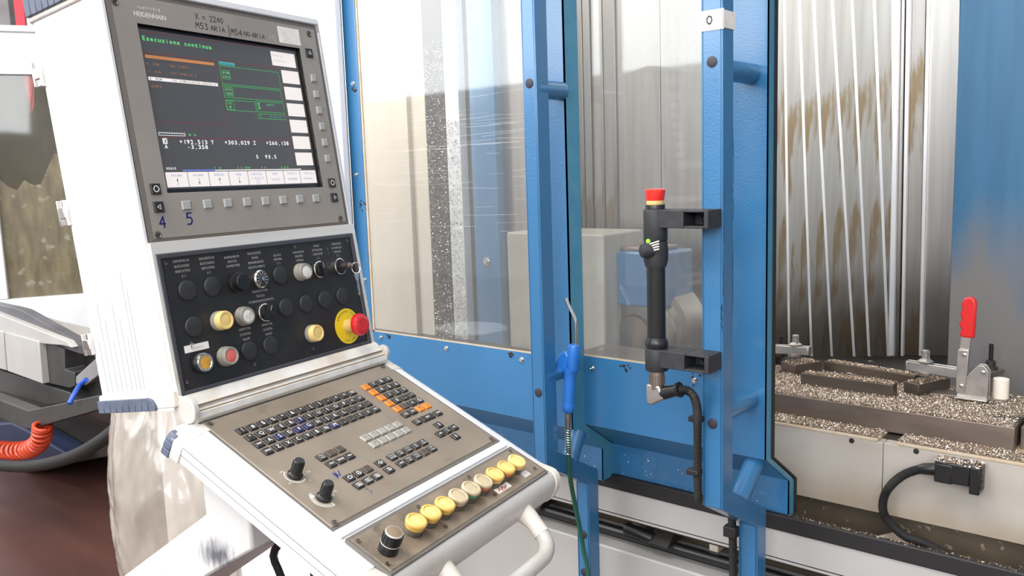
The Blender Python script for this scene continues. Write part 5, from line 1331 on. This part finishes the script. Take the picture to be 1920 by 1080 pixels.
def toggle_clamp(name, base, label, s_=1.0, mir=1):
    t = thing(name, label, 'clamp', base, 'toggle clamps on the fixture plate')
    B = Vector(base)
    def pt(x, z, y=0.0): return B + Vector((x * s_ * mir, y * s_, z * s_))
    W_ = .011
    # pivot bracket (two side plates)
    m = MB()
    for y in (-W_, W_ - .003):
        m.sweep([pt(-.018, .008, y), pt(.044, .008, y), pt(.044, .072, y), pt(.036, .084, y), pt(.022, .084, y), pt(-.002, .052, y), pt(-.018, .050, y)], Vector((0, .003 * s_, 0)))
    m.sweep([pt(-.02, .006, -.026), pt(.046, .006, -.026), pt(.046, .006, .026), pt(-.02, .006, .026)], Vector((0, 0, .004 * s_)))
    build(m, 'pivot_bracket', M_ZINC, t, bevel=.0012)
    # upright link
    m = MB(); m.sweep([pt(-.020, .018, -W_ - .003), pt(-.001, .018, -W_ - .003), pt(.002, .060, -W_ - .003), pt(.004, .116, -W_ - .003), pt(-.018, .116, -W_ - .003), pt(-.020, .06, -W_ - .003)], Vector((0, .022 * s_, 0))); build(m, 'link', M_ZINC, t, bevel=.0015)
    m = MB(); m.sweep([pt(-.018, .110, -.006), pt(.004, .110, -.006), pt(.006, .155, -.006), pt(-.014, .155, -.006)], Vector((0, .012 * s_, 0))); build(m, 'lever', M_ZINC, t, bevel=.0015)
    # red grip with finger bumps
    out = [(-.014, .142), (-.0185, .150), (-.0135, .160), (-.0185, .168), (-.019, .174), (-.0135, .184), (-.018, .192), (-.0175, .198), (-.0135, .206), (-.0165, .216), (-.012, .229), (-.002, .235), (.009, .232), (.0135, .222), (.012, .142)]
    m = MB(); m.sweep([pt(x, z, -.008) for x, z in out], Vector((0, .016 * s_, 0))); build(m, 'red_grip', M_REDGRIP, t, bevel=.004, seg=3)
    # holding arm
    m = MB()
    for y in (-W_, W_ - .004): m.sweep([pt(-.125, .054, y), pt(.0, .048, y), pt(.0, .070, y), pt(-.125, .076, y)], Vector((0, .004 * s_, 0)))
    m.sweep([pt(-.128, .054, -W_), pt(-.124, .054, -W_), pt(-.124, .076, -W_), pt(-.128, .076, -W_)], Vector((0, W_ * 2 * s_, 0)))
    build(m, 'holding_arm', M_ZINC, t, bevel=.0012)
    # spindle bolt
    m = MB(); c = pt(-.088, 0)
    Tm = Matrix.Translation(c) @ Matrix.Scale(s_, 4)
    m.lathe([(.013, .045), (.015, .048), (.015, .053), (.006, .053), (.006, .077)], Tm, 18); m.lathe([(.016, .076), (.017, .079), (.008, .085)], Tm, 18); m.lathe([(.0095, .084), (.0095, .092)], Tm, 6); m.lathe([(.0055, .09), (.0055, .096)], Tm, 12); m.lathe([(.0095, .095), (.0095, .103), (.007, .1045)], Tm, 6)
    build(m, 'clamping_bolt', M_ZINC, t)
    for (x, z) in ((.034, .070), (-.008, .034), (-.004, .105)):
        m = MB(); m.lathe([(.005 * s_, 0), (.0045 * s_, .002 * s_), (.002 * s_, .003 * s_)], Matrix.Translation(pt(x, z, -W_ - .0025)) @ RX(math.pi / 2), 12); build(m, 'rivet', M_CHROME, t)
    return t
tcb = PZ(1812, 748, ZP + .004)
tc_ = toggle_clamp('toggle_clamp', (tcb.x, tcb.y, ZP + .002), 'zinc toggle clamp with upright red handle beside the white nylon cylinder', .97)
tl_ = PZ(1433, 690, ZP + .004)
toggle_clamp('toggle_clamp', (tl_.x, tl_.y, ZP + .002), 'toggle clamp half hidden behind the right edge of the blue door', .93, -1)
# base strip under the clamp, washers
bs = bar('clamp_base', (1745, 744), (1888, 757), .050, ZP + .0005, .008, M_STEEL)
bar('clamp_base', (1380, 690), (1460, 702), .045, ZP + .0005, .008, M_STEEL)
bar('rear_plate', (1840, 712), (1884, 700), .05, ZP + .004, .010, M_STEEL)
for q in ((1768, 704),):
    c = PZ(q[0], q[1], ZP + .009); m = MB(); m.lathe([(.010, 0), (.010, .004), (.006, .004), (.006, .0005)], Matrix.Translation(c), 16); build(m, 'socket_screw', M_STEELD, fx)
# white nylon cylinder and black stud
c = PZ(1876, 746, ZP + .0085); rr = .0155
m = MB(); m.lathe([(rr, 0), (rr, .042), (rr - .001, .043), (rr * .5, .0432), (rr * .45, .040)], Matrix.Translation(c), 28)
tag(build(m, 'nylon_cylinder', M_NYLON), 'small white nylon cylinder standing at the right end of the fixture plate', 'cylinder')
c = PZ(1857, 692, ZP + .0142)
st = thing('threaded_stud', 'black threaded stud with a knurled nut standing behind the nylon cylinder', 'stud', c)
m = MB(); m.cyl(c, c + Vector((0, 0, .062)), .0052, seg=12); build(m, 'stud', M_BLACK, st)
m = MB(); m.lathe([(.016, 0), (.016, .006), (.011, .008), (.011, .020), (.008, .022)], Matrix.Translation(c), 14); build(m, 'nut', M_STEELD, st)
c = PZ(1464, 668, ZP + .015)
st = thing('threaded_stud', 'black threaded stud seen next to the blue door edge, left of the red handled clamp', 'stud', c)
m = MB(); m.cyl(c, c + Vector((0, 0, .055)), .0052, seg=12); build(m, 'stud', M_BLACK, st)
m = MB(); m.lathe([(.012, 0), (.012, .008), (.008, .012)], Matrix.Translation(c), 12); build(m, 'nut', M_STEELD, st)

# black connector on the table front with its cable
YC = YT - .045
cn = thing('cable_connector', 'black rectangular cable connector fixed on the white table front', 'connector', P(1795, 905, YT))
a, b = P(1752, 872, YC), P(1838, 872, YC); z1, z0 = P(1795, 872, YC).z, P(1795, 915, YC).z
m = MB(); m.box(a.x, b.x - .018, YC, YT - .0005, z0 + .006, z1); m.box(b.x - .018, b.x, YC, YT - .0005, z0 - .008, z1)
m.box(a.x, (a.x + b.x) / 2 - .008, YC - .001, YC + .01, z0 + .004, z1 - .004)
build(m, 'connector_body', M_BLACK, cn, bevel=.002)
m = MB()
for k in range(4): m.box(b.x - .0005, b.x + .0015, YC + .006, YC + .016, z0 + .002 + k * .011, z0 + .009 + k * .011)
build(m, 'contact_slot', M_RUBBER, cn)
flakes('connector_chips', 420, lambda rg: (rg.uniform(a.x, b.x), rg.uniform(YC, YT - .004), z1 + .001), [M_CHIP, M_CHIPB], cn, (.0012, .003), 31)
pp = smooth_path([P(1757, 880, YC + .02), P(1725, 880, YC + .02), P(1690, 893, YC + .018), P(1663, 920, YC + .016), P(1655, 950, YC), P(1664, 975, YC - .01), P(1695, 1004, YC - .03), P(1735, 1020, YC - .05), P(1775, 1042, YC - .07), P(1830, 1090, YC - .08)], 10)
p_, r_ = corrugated(pp, .0085, .0009, .0034)
build(MB().tube(p_, r_, 12), 'corrugated_sleeve', M_RUBBER, cn, angle=80)
m = MB(); m.tube([pp[0], pp[3], pp[8], pp[10]], [.012, .0125, .0115, .0095], 16); build(m, 'cable_gland', M_BLACK, cn)

# ================================================================== LEFT BACKGROUND
fwh = Vector((-math.cos(_ad), math.sin(_ad), 0)); rth = Vector((math.sin(_ad), math.cos(_ad), 0))
e_ = (fwh * math.cos(math.radians(68)) + rth * math.sin(math.radians(68))).normalized(); nb = Vector((-e_.y, e_.x, 0))
if nb.dot(fwh) < 0: nb = -nb
v_ = ray(60, 345); p0 = CAM + v_ * (5.6 / v_.dot(FW))
FL = Matrix(((e_.x, nb.x, 0, p0.x), (e_.y, nb.y, 0, p0.y), (0, 0, 1, 0), (0, 0, 0, 1)))      # local x along the wall, y away, z up
def L2(px, py):
    v = ray(px, py); s_ = (p0 - CAM).dot(nb) / v.dot(nb); q = FL.inverted() @ (CAM + v * s_); return q.x, q.z
om = thing('white_machine', 'white machine tool with a grimy dark window in the left background', 'machine', M=FL)
def lb(name, mat, x0, x1, y0, y1, z0, z1, bevel=.006): return build(MB().box(x0, x1, y0, y1, z0, z1), name, mat, om, FL, bevel=bevel)
wx0, zt_ = L2(8, 140)[0], L2(60, 140)[1]; zb_ = L2(90, 556)[1]; zt2 = L2(60, 52)[1]
lb('lower_panel', M_WHITE, -1.6, 1.3, 0, .12, .05, zb_); lb('upper_panel', M_WHITE, -1.6, 1.3, 0, .12, zt_, zt2)
lb('roof_edge', M_WHITE, -1.62, 1.32, -.02, .14, zt2 - .03, zt2 + .01)
xw = L2(22, 555)[0]
lb('left_panel', M_WHITE, -1.6, xw - .02, 0, .12, zb_, zt_); lb('right_panel', M_WHITE, .9, 1.3, 0, .12, zb_, zt_)
lb('window_pane', M_PANE2, xw - .03, .92, .03, .036, zb_ - .02, zt_ + .02, 0)
lb('inner_wall', M_FARDARK, xw - .4, 1.2, .8, .84, .2, zt_ + .1, 0)
zc = L2(90, 330)[1]
m = MB(); rg = random.Random(4)
n_ = 26; ptsd = []
for k in range(n_ + 1):
    x = xw - .2 + (1.25) * k / n_; ptsd.append((x, zc - .02 + .16 * math.sin(k * .55 + 1) * rg.uniform(.4, 1) + .09 * rg.random()))
m.add([(x, .06, z) for x, z in ptsd] + [(x, .06, zb_ - .01) for x, z in ptsd], [(k, k + 1, n_ + 2 + k, n_ + 1 + k) for k in range(n_)])
build(m, 'coolant_crust', M_FARDIRT, om, FL, smooth=False)
a, b = L2(42, 140), L2(62, 140); c, d = L2(62, 196), L2(52, 222)
m = MB(); m.prism([(a[0], a[1]), (b[0], b[1]), (c[0], c[1]), (d[0], d[1]), (a[0] + .02, d[1] + .03)], 0, .004, FL @ Matrix(((1, 0, 0, 0), (0, 0, 1, .05), (0, 1, 0, 0), (0, 0, 0, 1)))); build(m, 'red_reflection', M_REDFLAT, om)  # red reflection in the window, built as a solid strip
a = L2(28, 48); b = L2(45, 0)
lb('red_post', M_REDFLAT, a[0], b[0] - .01, .05, .10, zt2, b[1] + .3, .003)
lb('roof_box', M_WHITE, b[0], b[0] + .35, .05, .4, zt2, L2(60, 5)[1], .006)
lb('roof_box', M_GREY, -1.3, a[0] - .05, .25, .5, zt2, L2(0, 20)[1] + .5, .006)

YV = 1.6
def vprism(name, mat, pts, parent, y0=YV, t=.25, bevel=.004):
    m = MB(); m.sweep([P(x, y, y0) for x, y in pts], (0, t, 0)); return build(m, name, mat, parent, bevel=bevel)
cv = thing('chip_conveyor', 'grey and white chip conveyor sloping down behind the console at left', 'conveyor', (-4.3, 1.75, 0))
vprism('hood', M_HOOD, [(-60, 560), (18, 576), (40, 582), (172, 656), (176, 668), (150, 664), (-60, 590)], cv, YV - .02, .05)
vprism('side_rail', M_LGREY, [(-60, 566), (0, 590), (125, 640), (134, 652), (118, 648), (70, 644), (-60, 612)], cv, YV - .05, .04)
vprism('side_panel', M_LGREY, [(8, 622), (72, 640), (80, 720), (14, 696)], cv, YV - .06, .3)
vprism('side_panel', M_LGREY, [(-60, 600), (5, 622), (12, 695), (-60, 674)], cv, YV - .06, .3)
vprism('motor_box', M_DGREY, [(76, 645), (90, 640), (120, 655), (121, 693), (139, 698), (141, 724), (130, 728), (80, 716)], cv, YV - .03, .3)
vprism('end_housing', M_STEELD, [(120, 650), (175, 662), (205, 700), (215, 800), (120, 760)], cv, YV + .06, .35)
vprism('bracket', M_GREY, [(142, 706), (178, 673), (196, 690), (190, 700), (160, 722), (142, 720)], cv, YV - .08, .03)
vprism('lower_beam', M_DGREY, [(-60, 674), (0, 694), (130, 736), (140, 752), (90, 760), (-60, 716)], cv, YV - .02, .25)
vprism('frame_beam', M_DGREY, [(-60, 728), (0, 750), (52, 770), (200, 738), (236, 742), (230, 756), (60, 804), (48, 804), (-60, 760)], cv, YV - .22, .06)
vprism('under_frame', M_STEELD, [(-60, 716), (220, 745), (232, 850), (120, 872), (-60, 876)], cv, YV + .12, .3)
bx = thing('blue_tray', 'dark blue metal tray on the floor under the chip conveyor', 'tray', PZ(60, 885, 0))
m = MB(); m.sweep([P(x, y, YV) for x, y in ((-60, 800), (20, 792), (60, 812), (132, 856), (60, 884), (-60, 902))], (0, .12, 0)); build(m, 'tray_shell', pbr('tray_blue', (.014, .024, .062), .5), bx, bevel=.01)
oh = []
base = smooth_path([P(80, 798, 1.38), P(76, 825, 1.38), P(56, 842, 1.38), P(20, 845, 1.38), P(-20, 838, 1.38), P(-70, 810, 1.38)], 30)
nt_ = 22; N_ = len(base)
for k in range(nt_ * 14 + 1):
    t = k / (nt_ * 14); i = min(N_ - 2, int(t * (N_ - 1))); f_ = t * (N_ - 1) - i; c = base[i].lerp(base[i + 1], f_); tg = (base[i + 1] - base[i]).normalized()
    n1 = tg.cross(Vector((0, 1, 0))).normalized(); n2 = tg.cross(n1); an = 2 * math.pi * nt_ * t
    oh.append(c + (n1 * math.cos(an) + n2 * math.sin(an)) * .034)
tag(build(MB().tube(oh, .0085, 8), 'coiled_hose', M_ORHOSE), 'bright orange coiled air hose hanging under the conveyor at left', 'hose')
tag(build(MB().tube(smooth_path([P(-60, 868, 1.30), P(0, 873, 1.30), P(60, 874, 1.30), P(130, 858, 1.30), P(190, 826, 1.32), P(232, 788, 1.36), P(262, 745, 1.4)], 10), .024, 16), 'black_hose', M_RUBBER), 'thick black rubber hose curving under the conveyor above the brown floor', 'hose')
tag(build(MB().tube(smooth_path([P(162, 712, 1.42), P(150, 722, 1.41), P(140, 738, 1.37), P(130, 757, 1.34)], 8), .010, 12), 'blue_tube', M_BLUHOSE), 'short bright blue air tube behind the lower left corner of the console', 'hose')

# plastic film bag behind the keyboard
bg = MB(); rg = random.Random(9)
cx = P(330, 900, .95); zb0, zb1 = 0.012, P(300, 742, .95).z
rows_, seg_ = 44, 64
rows_, seg_ = 120, 150
from mathutils import noise as mnoise
def wid(t): return .150 + .016 * math.sin(t * 9.0 + .4) - .03 * max(0, t - .80) / .20
vs = []
for i in range(rows_ + 1):
    t = i / rows_; z = zb0 + (zb1 - zb0) * t
    for k in range(seg_):
        an = 2 * math.pi * k / seg_; ca_, sa_ = math.cos(an), math.sin(an)
        q = Vector((ca_ * .2, sa_ * .2, z))
        sh = mnoise.noise(q * 3.0) * .12
        d_ = .020 * mnoise.noise(q * 4.0) + .020 * (0.4 - abs(mnoise.noise(Vector((q.x * 7, q.y * 7, (q.z + sh) * 5)) + Vector((3, 1, 7))))) + .011 * (0.4 - abs(mnoise.noise(Vector((q.x * 16 + q.z * 4, q.y * 16, (q.z - sh) * 8)) + Vector((9, 4, 2))))) + .006 * (0.4 - abs(mnoise.noise(Vector((q.x * 30 - q.z * 9, q.y * 30, q.z * 12)) + Vector((1, 8, 5)))))
        r_ = wid(t) + d_
        vs.append((cx.x + r_ * ca_, cx.y + r_ * sa_ * .85, z))
fs = [(i * seg_ + k, i * seg_ + (k + 1) % seg_, (i + 1) * seg_ + (k + 1) % seg_, (i + 1) * seg_ + k) for i in range(rows_) for k in range(seg_)]
bg.add(vs, fs + [tuple(range(seg_)), tuple(reversed([rows_ * seg_ + k for k in range(seg_)]))])
tag(build(bg, 'plastic_bag', M_BAG, angle=70), 'crumpled translucent plastic bag standing on the brown floor below the console', 'bag')
